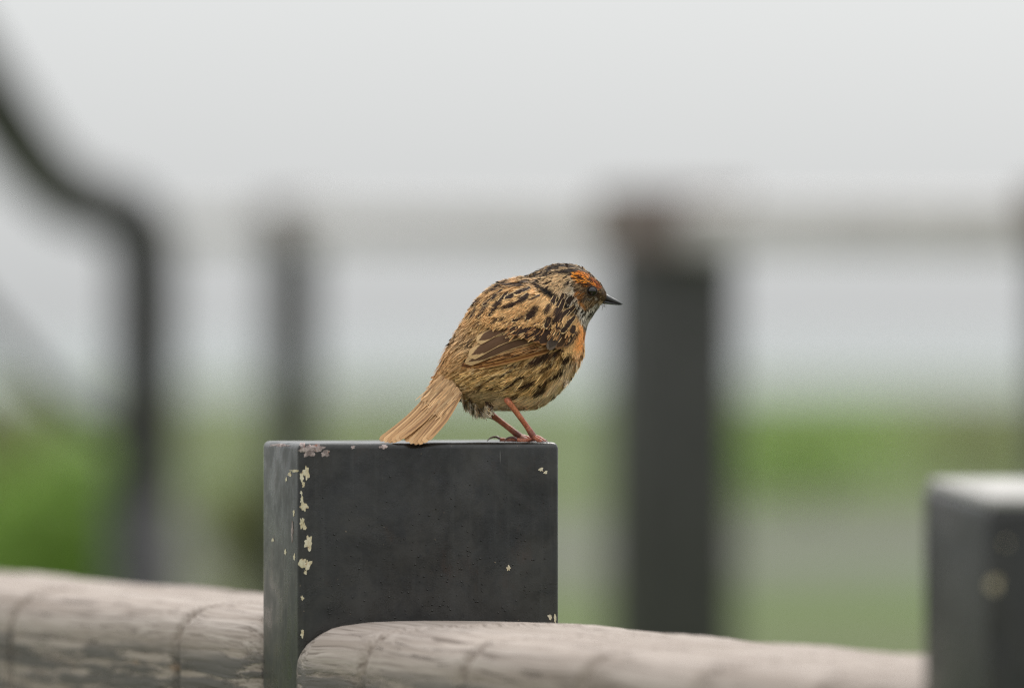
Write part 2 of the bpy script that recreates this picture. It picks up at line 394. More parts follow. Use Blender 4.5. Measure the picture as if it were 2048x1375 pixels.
# ------------------------------------------------------------------ wooden rails
def rail(name, p0, ang, L, w, h, rad, grooves, cut0, cut1, label, group, mat, slope=0.0, seg=6):
    """beam along local +X; origin on the middle of its top; cut = tangent of the end cut"""
    prof = []
    hw = w / 2
    for sx, sz, a0 in ((1, 0, 0), (-1, 0, 90), (-1, -1, 180), (1, -1, 270)):
        r = rad if sz == 0 else rad * .5
        cx = sx * (hw - r); cz = -r if sz == 0 else -h + r
        for k in range(seg + 1):
            a = R(a0 + 90 * k / seg); prof.append((cx + r * math.cos(a), cz + r * math.sin(a)))
    # crown the top
    prof = [(y, z + (.0022 * (1 - (y / hw) ** 2) if z > -.001 else 0)) for y, z in prof]
    full = []
    for i in range(len(prof)):
        y0, z0 = prof[i]; y1, z1 = prof[(i + 1) % len(prof)]; m = max(1, int(math.hypot(y1 - y0, z1 - z0) / .012))
        for j in range(m):
            y = y0 + (y1 - y0) * j / m; z = z0 + (z1 - z0) * j / m
            full.append((y, z + (.0022 * (1 - (y / hw) ** 2) if (m > 1 and z > -.004 and j) else 0)))
    prof = full; n = len(prof)
    xs = set(np.linspace(0, L, int(L / .02) + 2).round(5))
    for g in grooves:
        for q in np.linspace(-.010, .010, 13): xs.add(round(float(g + q), 5))
    xs = sorted(x for x in xs if 0 <= x <= L)
    V, F = [], []
    for i, x in enumerate(xs):
        dip = sum(.0034 * math.exp(-((x - g) / .0030) ** 2) - .0007 * math.exp(-((abs(x - g) - .0075) / .003) ** 2) for g in grooves)
        e = min(x, L - x); dip += .004 * max(0, 1 - e / .006) ** 2
        for j, (y, z) in enumerate(prof):
            wob = .00035 * math.sin(x * 23 + j * .35) + .0002 * math.sin(x * 57 + j * .8)
            s = 1 - (dip + wob) / hw; zz = -h / 2 + (z + h / 2) * (1 - (dip + wob) / (h / 2))
            f = x / L
            V.append((x + y * (cut0 * (1 - f) + cut1 * f), y * s, zz))
    m = len(xs)
    for i in range(m - 1):
        for j in range(n):
            j2 = (j + 1) % n; F.append((i * n + j, (i + 1) * n + j, (i + 1) * n + j2, i * n + j2))
    F.append(tuple(range(n))); F.append(tuple((m - 1) * n + j for j in range(n - 1, -1, -1)))
    o = link(name, mesh(name, V, F), mat)
    o.location = p0; o.rotation_euler = (0, -slope, ang)
    return tag(o, label, 'rail', group)
RD = R(28)
GR = 'rails of the near railing'
u = Vector((math.sin(RD), -math.cos(RD), 0))
fc = Vector((FL.x + PW / 2 * math.cos(TH), FL.y + PW / 2 * math.sin(TH), 0))
bc = fc + Vector((-math.sin(TH), math.cos(TH), 0)) * PDp
delta = math.tan(RD - TH)
rail('wooden_rail', Vector((fc.x, fc.y, ZC - .1402)), -(math.pi / 2 - RD), .600, .140, .11, .0175, (.080, .186, .300, .405, .505), delta, delta,
     'pale weathered wooden rail running from the bird\'s post to the blurred post', GR, WOOD)
rail('wooden_rail', Vector((bc.x, bc.y, ZC - .1392)) - u * .005, math.pi / 2 + RD, 1.25, .134, .11, .0185, (.095, .315, .54, .77, 1.0), delta, delta,
     'weathered wooden rail with dark flaking sides running away behind the bird\'s post', GR, WOOD)

# ------------------------------------------------------------------ background railing
GB = 'posts of the far railing'
def far_post(px, top, d, w, label):
    c = PD(px, top, d); t = R(12)
    fl = Vector((c.x - w / 2 * math.cos(t), c.y - w / 2 * math.sin(t)))
    root, _ = post('fence_post', fl, w, w, c.z, c.z, t, label, GB, STEEL, .005)
    k = link('timber_cap', from_bm('timber_cap', box_bm(w * 1.2, w * 1.2, 0, .064 * w / .115, .064 * w / .115, .006, 3)), CAPW, root)
    k.location = (-w * .1, -w * .1, c.z - .052 * w / .115)
    return c
cA = far_post(1368, 402, 9.4, .172, 'tall blurred dark post with a brown timber cap in the bird\'s line of sight')
cB = far_post(590, 414, 12.6, .100, 'distant blurred dark post with a brown timber cap, next to the pipe handrail')
cD = far_post(2205, 385, 7.6, .120, 'blurred dark post where the far rail ends, beyond the pale topped post')
def far_rail(a, b, label, h=.072):
    a, b = a.copy(), b.copy(); v = b - a; v.z = 0; n = v.normalized(); a += n * .09 + Vector((0, .10, 0)); b += Vector((0, .10, 0)) - n * .07; v = b - a; v.z = 0
    rail('wooden_rail', Vector((a.x, a.y, a.z - .006)), math.atan2(v.y, v.x), v.length, .07, h, .012, (), 0, 0, label, 'rails of the far railing', WOODB,
         slope=math.atan2(b.z - a.z, v.length))
far_rail(cB, cA, 'blurred pale wooden rail between the two timber capped posts')
far_rail(cA, cD, 'blurred pale wooden rail leaving the tall timber capped post away from the bird')
cE = PD(230, 425, 15.0)
far_rail(cE, cB, 'blurred pale wooden rail reaching back from the small timber capped post towards the shrubs')

hr = empty('pipe_handrail', (PD(288, 700, 11.0).x, PD(288, 700, 11.0).y, 0), 'blurred dark bent pipe handrail with a sloping upper end', 'handrail')
def hp(l): return [PD(x, y, d) - hr.location for x, y, d in l]
up = cr(hp([(-260, -150, 9.6), (-120, 40, 10.0), (0, 225, 10.3), (70, 325, 10.6), (140, 388, 10.8), (220, 415, 10.9), (268, 445, 11.0), (288, 520, 11.0), (289, 700, 11.0), (289, 1000, 11.0)]), 60)
v, f = tube([Vector(q) for q in up], .060, 14); link('top_pipe', mesh('top_pipe', v, f), PIPE, hr)
pb = PD(289, 1000, 11.0) - hr.location
v, f = tube([pb + Vector((0, 0, .01)), Vector((pb.x, pb.y, .0))], .066, 14); link('pipe_post', mesh('pipe_post', v, f), PIPE, hr)
low = cr(hp([(-200, 420, 9.9), (-60, 600, 10.3), (60, 735, 10.7), (160, 830, 10.9), (286, 880, 11.0)]), 24)
v, f = tube([Vector(q) for q in low], .018, 10); link('lower_pipe', mesh('lower_pipe', v, f), PIPE, hr)

# ================================================================== the bird
YB = 0.020
bird = empty('songbird', P(1050, 886, YB), 'small streaky brown songbird with orange brow perched on the metal post', 'bird')
BINV = Matrix.Translation(-bird.location)

def mat_feather():
    M = NT('feather')
    fu = M.n('ShaderNodeAttribute', attribute_name='fuv'); sp = M.n('ShaderNodeSeparateXYZ', {'Vector': fu.outputs['Vector']})
    fp = M.n('ShaderNodeAttribute', attribute_name='fpar'); pr = M.n('ShaderNodeSeparateXYZ', {'Vector': fp.outputs['Vector']})
    ec = M.n('ShaderNodeAttribute', attribute_name='ecol').outputs['Color']; mc = M.n('ShaderNodeAttribute', attribute_name='mcol').outputs['Color']
    uu, vv, seed = sp.outputs; sw, fray, barb = pr.outputs
    au = M.math('ABSOLUTE', uu)
    s = M.math('SUBTRACT', M.math('MULTIPLY', vv, barb), M.math('MULTIPLY', au, M.math('MULTIPLY', barb, 0.22)))    # along one barb s is constant
    vec = M.n('ShaderNodeCombineXYZ', {0: M.math('MULTIPLY', s, 1.0), 1: M.math('MULTIPLY', uu, 0.9), 2: M.math('MULTIPLY', seed, 91.0)}).outputs[0]
    n1 = M.noise(vec, 1.0, 2, 0.6); n2 = M.noise(vec, 2.3, 2, 0.6)
    vec2 = M.n('ShaderNodeCombineXYZ', {0: M.math('MULTIPLY', uu, 5.0), 1: M.math('MULTIPLY', vv, 1.2), 2: M.math('MULTIPLY', seed, 47.0)}).outputs[0]
    n3 = M.noise(vec2, 1.0, 2, 0.6)
    # dark centre, drawn to a point before the tip, with a ragged border
    prof = M.math('MULTIPLY', sw, M.sstep(vv, 0.70, 0.97, 1.0, 0.0))
    lhs = M.math('ADD', au, M.math('MULTIPLY', M.math('SUBTRACT', n1, 0.5), 0.55))
    m = M.sstep(M.math('SUBTRACT', prof, lhs), -0.10, 0.12)
    col = M.mix(m, ec, mc)
    shaft = M.sstep(au, 0.03, 0.09, 0.35, 0.0)
    col = M.mix(shaft, col, mc)
    br = M.math('MULTIPLY_ADD', M.math('SUBTRACT', n2, 0.5), 0.95, 1.0)
    tn = M.math('MULTIPLY_ADD', M.math('SUBTRACT', M.n('ShaderNodeTexWhiteNoise', {'W': M.math('MULTIPLY', seed, 531.0)}, noise_dimensions='1D').outputs[0], 0.5), 0.30, 1.0)
    sc = M.n('ShaderNodeVectorMath', {0: col, 'Scale': M.math('MULTIPLY', br, tn)}, operation='SCALE').outputs[0]
    # frayed rim
    ed = M.math('ADD', au, M.math('MULTIPLY', fray, M.math('MULTIPLY', n1, 1.3)))
    tip = M.math('ADD', vv, M.math('MULTIPLY', fray, M.math('MULTIPLY', n3, 0.55)))
    alpha = M.math('MULTIPLY', M.sstep(ed, 1.0, 1.08, 1, 0), M.sstep(tip, 0.99, 1.04, 1, 0))
    bmp = M.bump(n2, 0.35, 0.0004)
    p = M.n('ShaderNodeBsdfPrincipled', {'Base Color': sc, 'Roughness': 0.62, 'Specular IOR Level': 0.22, 'Normal': bmp})
    tr = M.n('ShaderNodeBsdfTranslucent', {'Color': sc}); mx = M.n('ShaderNodeMixShader', {0: 0.22})
    M.t.links.new(p.outputs[0], mx.inputs[1]); M.t.links.new(tr.outputs[0], mx.inputs[2])
    tp = M.n('ShaderNodeBsdfTransparent'); m2 = M.n('ShaderNodeMixShader', {0: alpha})
    M.t.links.new(tp.outputs[0], m2.inputs[1]); M.t.links.new(mx.outputs[0], m2.inputs[2]); M.t.links.new(m2.outputs[0], M.out.inputs['Surface'])
    return M.m
FEATHER = mat_feather()

class Plumage:
    """collects feathers: rows of vertices with colours and the feather's own coordinates"""
    def __init__(s): s.V, s.F, s.U, s.E, s.M, s.P = [], [], [], [], [], []
    def add(s, rows, vv, uu, ecol, mcol, par, seed):
        """rows: array (nr, nc, 3) world"""
        nr, nc = rows.shape[:2]; k = len(s.V)
        s.V.extend(rows.reshape(-1, 3).tolist())
        for i in range(nr):
            for j in range(nc): s.U.append((uu[j], vv[i], seed))
        s.E.extend([ecol] * (nr * nc)); s.M.extend([mcol] * (nr * nc)); s.P.extend([par] * (nr * nc))
        for i in range(nr - 1):
            for j in range(nc - 1):
                a = k + i * nc + j; s.F.append((a, a + 1, a + nc + 1, a + nc))
    def build(s, name, parent):
        off = Vector(parent_world(parent))
        me = bpy.data.meshes.new(name); A = np.array(s.V) - np.array(off)
        me.from_pydata(A.tolist(), [], s.F); me.update()
        me.polygons.foreach_set('use_smooth', [True] * len(me.polygons))
        for nm, dat, ty, key in (('fuv', s.U, 'FLOAT_VECTOR', 'vector'), ('fpar', s.P, 'FLOAT_VECTOR', 'vector'),
                                 ('ecol', [(*c, 1) for c in s.E], 'FLOAT_COLOR', 'color'), ('mcol', [(*c, 1) for c in s.M], 'FLOAT_COLOR', 'color')):
            at = me.attributes.new(nm, ty, 'POINT'); at.data.foreach_set(key, np.array(dat, np.float32).ravel())
        return link(name, me, FEATHER, parent)
def parent_world(o):
    p = Vector((0, 0, 0))
    while o: p += o.location; o = o.parent
    return p

# ---- body: cross sections between the upper and the lower outline (photo pixels), half depth in mm
ST = [((866, 768), (902, 802), 4), ((880, 735), (924, 796), 9), ((893, 702), (958, 812), 14), ((912, 670), (1000, 815), 19.5), ((932, 638), (1040, 815), 23.5),
      ((951, 608), (1073, 811), 26), ((971, 586), (1104, 792), 27.5), ((994, 570), (1131, 765), 27.8), ((1020, 561), (1151, 735), 26.5), ((1044, 556), (1163, 704), 23),
      ((1062, 550), (1169, 675), 17), ((1080, 541), (1175, 650), 14), ((1100, 533), (1186, 631), 13), ((1122, 529), (1197, 615), 12.5), ((1148, 531), (1205, 605), 11.8),
      ((1174, 543), (1210, 601), 10), ((1194, 561), (1212, 599), 7), ((1207, 576), (1213, 597), 4.4), ((1212, 584), (1214, 595), 2.4)]
NT_, NP_ = 181, 72
TOP = cr([s[0] for s in ST], NT_); BOT = cr([s[1] for s in ST], NT_); HWD = cr([s[2] for s in ST], NT_)[:, 0] * 1e-3
phi = np.linspace(0, 2 * np.pi, NP_, endpoint=False)
G = np.zeros((NT_, NP_, 3)); GPX = np.zeros((NT_, NP_, 2))
for j, ph in enumerate(phi):
    c = np.cos(ph); sn = np.sin(ph)
    q = (TOP + BOT) / 2 + (TOP - BOT) / 2 * c
    y = YB - HWD * sn                                        # phi in (0, pi): the side towards the camera
    d = (FOC + y) / FOC
    G[:, j, 0] = (q[:, 0] - 1024) * KPX * (FOC + YB) / FOC; G[:, j, 1] = y; G[:, j, 2] = ZC - (q[:, 1] - 687.5) * KPX * (FOC + YB) / FOC
    GPX[:, j, 0] = 1024 + G[:, j, 0] / KPX / d; GPX[:, j, 1] = 687.5 - (G[:, j, 2] - ZC) / KPX / d
V = [Vector(G[i, j]) - bird.location for i in range(NT_) for j in range(NP_)]
F = [(i * NP_ + j, i * NP_ + (j + 1) % NP_, (i + 1) * NP_ + (j + 1) % NP_, (i + 1) * NP_ + j) for i in range(NT_ - 1) for j in range(NP_)]
F_BODY = [tuple(f) for f in F]
F.append(tuple(range(NP_ - 1, -1, -1))); F.append(tuple((NT_ - 1) * NP_ + j for j in range(NP_)))
SKIN = mat_plain('down_underlayer', lin(96, 76, 56), lin(70, 54, 42), 400, 0.9, 0.4, 0.0006, 0.1)
bm_ = mesh('body', V, F); bm_.flip_normals() if False else None
link('body', bm_, SKIN, bird)

def surf(t, ph):
    """point, normal, flow (towards the tail) at loft parameters"""
    t = min(max(t, 0.0), NT_ - 1.001); i = int(t); f = t - i
    x = (ph % (2 * np.pi)) / (2 * np.pi) * NP_; j = int(x) % NP_; g = x - int(x); j2 = (j + 1) % NP_
    a = G[i, j] * (1 - g) + G[i, j2] * g; b = G[i + 1, j] * (1 - g) + G[i + 1, j2] * g
    p = a * (1 - f) + b * f; dt = b - a
    dp = (G[i, j2] - G[i, j]) * (1 - f) + (G[i + 1, j2] - G[i + 1, j]) * f
    n = np.cross(dt, dp); n /= (np.linalg.norm(n) + 1e-12)
    if n @ (p - ((G[i, 0] + G[i, NP_ // 2]) / 2)) < 0: n = -n
    return p, n, dt, dp

# ---- colours of the plumage by place
BUFF, BUFF2, DARK, DARK2 = lin(228, 188, 136), lin(176, 134, 88), lin(54, 36, 27), lin(84, 58, 40)
def inpoly(x, y, poly):
    r = np.zeros(np.shape(x), bool); j = len(poly) - 1
    for i in range(len(poly)):
        (xi, yi), (xj, yj) = poly[i], poly[j]
        r ^= ((yi > y) != (yj > y)) & (x < (xj - xi) * (y - yi) / (yj - yi + 1e-9) + xi); j = i
    return r
BROW = [(1141, 552), (1146, 543), (1160, 541), (1176, 547), (1192, 559), (1203, 573), (1201, 579), (1184, 573), (1168, 575), (1152, 566)]
WING = [(915, 735), (940, 705), (960, 682), (1000, 655), (1050, 640), (1110, 632), (1135, 660), (1130, 690), (1090, 698), (1040, 710), (960, 728)]
_vg = rng.random((64, 64))
def vnoise(x, y):
    x, y = np.asarray(x), np.asarray(y)
    i = np.floor(x).astype(int); j = np.floor(y).astype(int); f = x - i; g = y - j; f = f * f * (3 - 2 * f); g = g * g * (3 - 2 * g)
    v = lambda a, b: _vg[a % 64, b % 64]
    return (v(i, j) * (1 - f) + v(i + 1, j) * f) * (1 - g) + (v(i, j + 1) * (1 - f) + v(i + 1, j + 1) * f) * g
# dark streaks of mantle and flanks, plus painted shade under the wing and along the neck crease: ends and half width, read in a 3.273x enlargement whose corner is (720, 490)
_st = [(960, 230, 850, 290, 9), (1130, 238, 950, 262, 10), (1240, 300, 1120, 245, 11), (900, 312, 800, 395, 9), (940, 332, 866, 425, 14), (1012, 312, 950, 352, 14),
       (1090, 282, 1010, 312, 12), (1012, 382, 930, 412, 13), (1085, 332, 1030, 372, 18), (870, 425, 846, 455, 9), (832, 382, 770, 470, 8), (760, 412, 700, 492, 7),
       (1160, 332, 1108, 352, 9), (790, 340, 740, 400, 5), (884, 268, 818, 312, 7), (1150, 412, 1090, 482, 19), (1240, 392, 1212, 445, 16), (1322, 382, 1280, 470, 15),
       (1340, 442, 1262, 502, 16), (1240, 472, 1212, 535, 14), (1062, 470, 1000, 492, 9), (1362, 522, 1320, 562, 14), (1404, 602, 1350, 652, 16), (1430, 560, 1410, 610, 8),
       (790, 500, 740, 540, 4), (852, 540, 800, 572, 4), (762, 600, 700, 642, 4), (712, 652, 690, 682, 8), (960, 470, 900, 500, 6), (900, 480, 850, 520, 5),
       (1250, 715, 1100, 792, 19), (1322, 690, 1210, 762, 14), (1372, 730, 1318, 784, 13), (1332, 820, 1268, 872, 14), (1270, 772, 1178, 842, 9), (1252, 872, 1170, 930, 10),
       (1132, 900, 1048, 942, 17), (1202, 940, 1138, 992, 14), (1202, 1010, 1108, 1072, 14), (1302, 950, 1230, 1012, 7), (1062, 772, 960, 802, 6), (1000, 900, 920, 960, 9),
       (902, 910, 838, 952, 7), (792, 918, 758, 962, 8), (962, 840, 900, 872, 5), (1082, 850, 1000, 902, 6), (1402, 760, 1368, 802, 8), (1424, 830, 1388, 872, 5), (1052, 980, 980, 1012, 6),
       (1140, 840, 1090, 872, 6), (1360, 880, 1320, 920, 6), (1000, 820, 950, 840, 5), (880, 860, 830, 890, 5), (1010, 1040, 960, 1050, 5), (1060, 1060, 1020, 1085, 5)]
STREAK_SHADE = np.array([(720 + a / 3.273, 490 + b / 3.273, 720 + c / 3.273, 490 + d / 3.273, w / 3.273) for a, b, c, d, w in _st])
def streak_shade_mask(x, y):
    m = np.zeros(x.shape)
    for x0, y0, x1, y1, w in STREAK_SHADE:
        dx, dy = x1 - x0, y1 - y0; q = np.clip(((x - x0) * dx + (y - y0) * dy) / (dx * dx + dy * dy), 0, 1)
        d = np.hypot(x - x0 - q * dx, y - y0 - q * dy) / (w * (0.72 + .5 * np.sin(np.pi * q)))
        m = np.maximum(m, np.clip((1.42 - d) / .5, 0, 1))
    return m
SIL = BOT[8:120]
def rim_dist(x, y):
    sh = x.shape; q = np.stack([x.ravel(), y.ravel()], 1); d = np.full(len(q), 1e9)
    for p in SIL[::2]: d = np.minimum(d, np.hypot(q[:, 0] - p[0], q[:, 1] - p[1]))
    return d.reshape(sh)
NECK = np.array([(1000, 540), (1040, 560), (1066, 566), (1100, 583), (1130, 606), (1152, 634), (1168, 660), (1180, 690)], float)
def ss(x, a, b): q = np.clip((x - a) / (b - a), 0, 1); return q * q * (3 - 2 * q)
def colmap(x, y, fine):
    """colour of the plumage at photo pixel x, y; fine = 0..1 streaky value along the feathers"""
    def A(c): return np.array(c)
    def mixc(c, d, m): return c * (1 - m[..., None]) + A(d) * m[..., None]
    n1 = vnoise(x / 17 + 3, y / 17); n2 = vnoise(x / 7, y / 7 + 9)
    col = np.broadcast_to(A(BUFF), x.shape + (3,)).copy()
    col = mixc(col, BUFF2, ss(n1 * .4 + fine * .75, .45, .85) * .8)
    along = (x - 880) * .55 - (y - 760) * .83
    rump = 1 - ss(along, 92, 128)
    rc = mixc(np.broadcast_to(A(lin(208, 172, 130)), col.shape).copy(), lin(152, 122, 90), ss(fine, .5, .8))
    col = col * (1 - rump[..., None]) + rc * rump[..., None]
    tb = 1 - ss(along, 30, 82)
    col = mixc(col, lin(206, 162, 114), tb * .8)
    low = ss(y - (744 - (x - 910) * .19), -3, 3) * (x > 900)
    fc_ = mixc(np.broadcast_to(A(lin(232, 196, 142)), col.shape).copy(), lin(150, 116, 74), ss(fine * .8 + n1 * .35, .52, .85))
    fc_ = mixc(fc_, lin(246, 228, 196), ss(n2 + (1 - fine) * .4, .95, 1.2) * .7)
    col = col * (1 - low[..., None]) + fc_ * low[..., None]
    und = np.clip(1.25 - ((x - 968) / 62) ** 2 - ((y - 800) / 20) ** 2, 0, 1) * low
    col = mixc(col, lin(176, 158, 130), und * .75)
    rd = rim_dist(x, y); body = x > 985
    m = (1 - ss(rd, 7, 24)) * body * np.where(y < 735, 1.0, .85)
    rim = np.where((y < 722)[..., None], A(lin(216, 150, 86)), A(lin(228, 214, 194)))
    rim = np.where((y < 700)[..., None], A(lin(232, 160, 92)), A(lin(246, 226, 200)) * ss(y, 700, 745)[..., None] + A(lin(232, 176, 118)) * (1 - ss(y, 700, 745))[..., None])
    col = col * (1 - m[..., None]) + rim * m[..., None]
    st_ = streak_shade_mask(x + (fine - .5) * 5, y) * (1 - (1 - ss(rd, 4, 14)) * body * .8)
    dk = mixc(np.broadcast_to(A(DARK), col.shape).copy(), lin(92, 66, 46), ss(fine, .6, .95))
    col = col * (1 - st_[..., None]) + dk * st_[..., None]
    vent = ss(y, 808, 822) * (x < 1030)
    col = mixc(col, lin(226, 216, 200), vent * .75)
    # head and neck
    yc = np.interp(x, NECK[:, 0], NECK[:, 1])
    hd = ss(yc - y, -2, 3) * (x > 1030)
    hc = mixc(np.broadcast_to(A(lin(206, 176, 138)), col.shape).copy(), lin(52, 40, 33), ss(fine, .46, .62))
    greyer = ss(x + (y - 560) * .6, 1120, 1165); hc = hc * (1 - greyer[..., None] * .0)
    hc = mixc(hc, lin(190, 182, 172), greyer * (fine < .5) * .8)
    crown = ss(546 + (x - 1105) * .16 - y, -3, 6) * (x > 1092) * (x < 1206)
    hc = mixc(hc, lin(46, 34, 27), crown * np.where(fine < .30, .25, 1.0) * .92)
    fm = inpoly(x, y, [(1143, 562), (1165, 573), (1206, 576), (1213, 585), (1212, 604), (1190, 610), (1172, 622), (1158, 606), (1149, 588)])
    fcm = mixc(np.broadcast_to(A(lin(74, 56, 44)), col.shape).copy(), lin(150, 124, 96), ss(fine, .55, .8))
    hc = np.where(fm[..., None], fcm, hc)
    ruf = np.clip(1.3 - ((x - 1159) / 12) ** 2 - ((y - 590) / 8) ** 2, 0, 1); hc = mixc(hc, lin(196, 128, 66), ruf * np.where(fine < .55, .75, .05))
    ruf2 = np.clip(1.2 - ((x - 1163 - (y - 610) * .8) / 5) ** 2 - ((y - 611) / 11) ** 2, 0, 1); hc = mixc(hc, lin(206, 142, 78), ruf2 * .85)
    gr = np.clip(1.2 - ((x - 1176) / 11) ** 2 - ((y - 603) / 10) ** 2, 0, 1); hc = mixc(hc, lin(120, 114, 106), gr * np.where(fine < .5, .8, 0))
    thr = inpoly(x, y, [(1154, 612), (1172, 624), (1192, 609), (1214, 602), (1205, 625), (1186, 660), (1172, 664)])
    tcm = mixc(np.broadcast_to(A(lin(214, 208, 202)), col.shape).copy(), lin(62, 60, 60), ss(fine * .8 + n2 * .45, .50, .72) * (1 - ss(x, 1188, 1204) * .8))
    hc = np.where(thr[..., None], tcm, hc)
    hc = mixc(hc, lin(206, 182, 150), np.clip(1.2 - ((x - 1204) / 9) ** 2 - ((y - 606) / 5) ** 2, 0, 1) * .8)
    hc = mixc(hc, lin(170, 152, 128), np.clip(1.1 - ((x - 1206) / 5) ** 2 - ((y - 578) / 9) ** 2, 0, 1) * .55)
    wsp = np.clip(1.3 - ((x - 1186) / 9) ** 2 - ((y - 596 - (x - 1186) * .3) / 3.4) ** 2, 0, 1); hc = mixc(hc, lin(224, 216, 204), wsp * np.where(fine < .6, .9, .2))
    wsp = np.clip(1.3 - ((x - 1178) / 4) ** 2 - ((y - 588) / 5) ** 2, 0, 1); hc = mixc(hc, lin(190, 170, 140), wsp * .6)
    br = inpoly(x, y, BROW)
    bc_ = mixc(np.broadcast_to(A(lin(240, 146, 44)), col.shape).copy(), lin(238, 164, 70), ss(n2, .5, .8) * .7)
    bc_ = mixc(bc_, lin(52, 30, 18), ss(fine, .54, .64) * .95)
    bc_ = mixc(bc_, lin(190, 88, 24), ss(x, 1172, 1195) * .5)
    hc = np.where(br[..., None], bc_, hc)
    col = col * (1 - hd[..., None]) + hc * hd[..., None]
    # shade in the crease between neck and shoulder, painted into the plumage colour
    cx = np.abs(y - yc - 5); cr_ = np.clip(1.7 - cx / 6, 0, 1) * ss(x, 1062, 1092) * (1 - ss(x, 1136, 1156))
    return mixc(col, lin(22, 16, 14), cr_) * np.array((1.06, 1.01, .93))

def surfv(t, ph):
    t = np.clip(t, 0, NT_ - 1.001); i = t.astype(int); f = (t - i)[:, None]
    x = (ph % (2 * np.pi)) / (2 * np.pi) * NP_; j = x.astype(int) % NP_; g = (x - np.floor(x))[:, None]; j2 = (j + 1) % NP_
    a = G[i, j] * (1 - g) + G[i, j2] * g; b = G[i + 1, j] * (1 - g) + G[i + 1, j2] * g
    p = a * (1 - f) + b * f; dt = b - a
    dp = (G[i, j2] - G[i, j]) * (1 - f) + (G[i + 1, j2] - G[i + 1, j]) * f
    n = np.cross(dt, dp); n /= (np.linalg.norm(n, axis=1, keepdims=True) + 1e-12)
    c = (G[i, 0] + G[i, NP_ // 2]) / 2; sg = np.sign(np.einsum('ij,ij->i', n, p - c)); sg[sg == 0] = 1
    return p, n * sg[:, None], dt, dp
def topx(p):
    d = (FOC + p[..., 1]) / FOC
    return 1024 + p[..., 0] / KPX / d, 687.5 - (p[..., 2] - ZC) / KPX / d
def unit(a): return a / (np.linalg.norm(a, axis=-1, keepdims=True) + 1e-12)
class Coat:
    """many feathers at once, as arrays"""
    def __init__(s): s.parts = []
    def add(s, rows, col, par, fine=None):
        s.parts.append((rows, col, par))
    def build(s, name, parent):
        off = np.array(parent_world(parent)); V, Fc, U, E, P_ = [], [], [], [], []; k = 0
        for rows, col, par in s.parts:
            n, nr, nc = rows.shape[:3]; V.append((rows - off).reshape(-1, 3)); E.append(col.reshape(-1, 3))
            u = np.zeros((n, nr, nc, 3)); u[..., 0] = np.linspace(-1, 1, nc)[None, None]; u[..., 1] = np.linspace(0, 1, nr)[None, :, None]; u[..., 2] = rng.random(n)[:, None, None]
            U.append(u.reshape(-1, 3)); P_.append(np.broadcast_to(np.array(par), (n * nr * nc, 3)))
            b = (np.arange(n) * nr * nc)[:, None, None] + (np.arange(nr - 1) * nc)[None, :, None] + np.arange(nc - 1)[None, None] + k
            Fc.append(np.stack([b, b + 1, b + nc + 1, b + nc], -1).reshape(-1, 4)); k += n * nr * nc
        V = np.concatenate(V); Fc = np.concatenate(Fc); me = bpy.data.meshes.new(name)
        me.vertices.add(len(V)); me.vertices.foreach_set('co', V.astype(np.float32).ravel())
        me.loops.add(Fc.size); me.loops.foreach_set('vertex_index', Fc.astype(np.int32).ravel())
        me.polygons.add(len(Fc)); me.polygons.foreach_set('loop_start', (np.arange(len(Fc)) * 4).astype(np.int32))
        try: me.polygons.foreach_set('loop_total', np.full(len(Fc), 4, np.int32))
        except Exception: pass
        me.update(calc_edges=True); me.validate()
        me.polygons.foreach_set('use_smooth', [True] * len(me.polygons))
        E = np.concatenate(E); one = np.ones((len(E), 1))
        for nm, dat, ty, key in (('fuv', np.concatenate(U), 'FLOAT_VECTOR', 'vector'), ('fpar', np.concatenate(P_), 'FLOAT_VECTOR', 'vector'),
                                 ('ecol', np.hstack([E, one]), 'FLOAT_COLOR', 'color'), ('mcol', np.hstack([E * .72, one]), 'FLOAT_COLOR', 'color')):
            at = me.attributes.new(nm, ty, 'POINT'); at.data.foreach_set(key, np.ascontiguousarray(dat, np.float32).ravel())
        return link(name, me, FEATHER, parent)
def leafw(v): return 0.45 + 1.35 * v - 1.50 * v ** 3.0
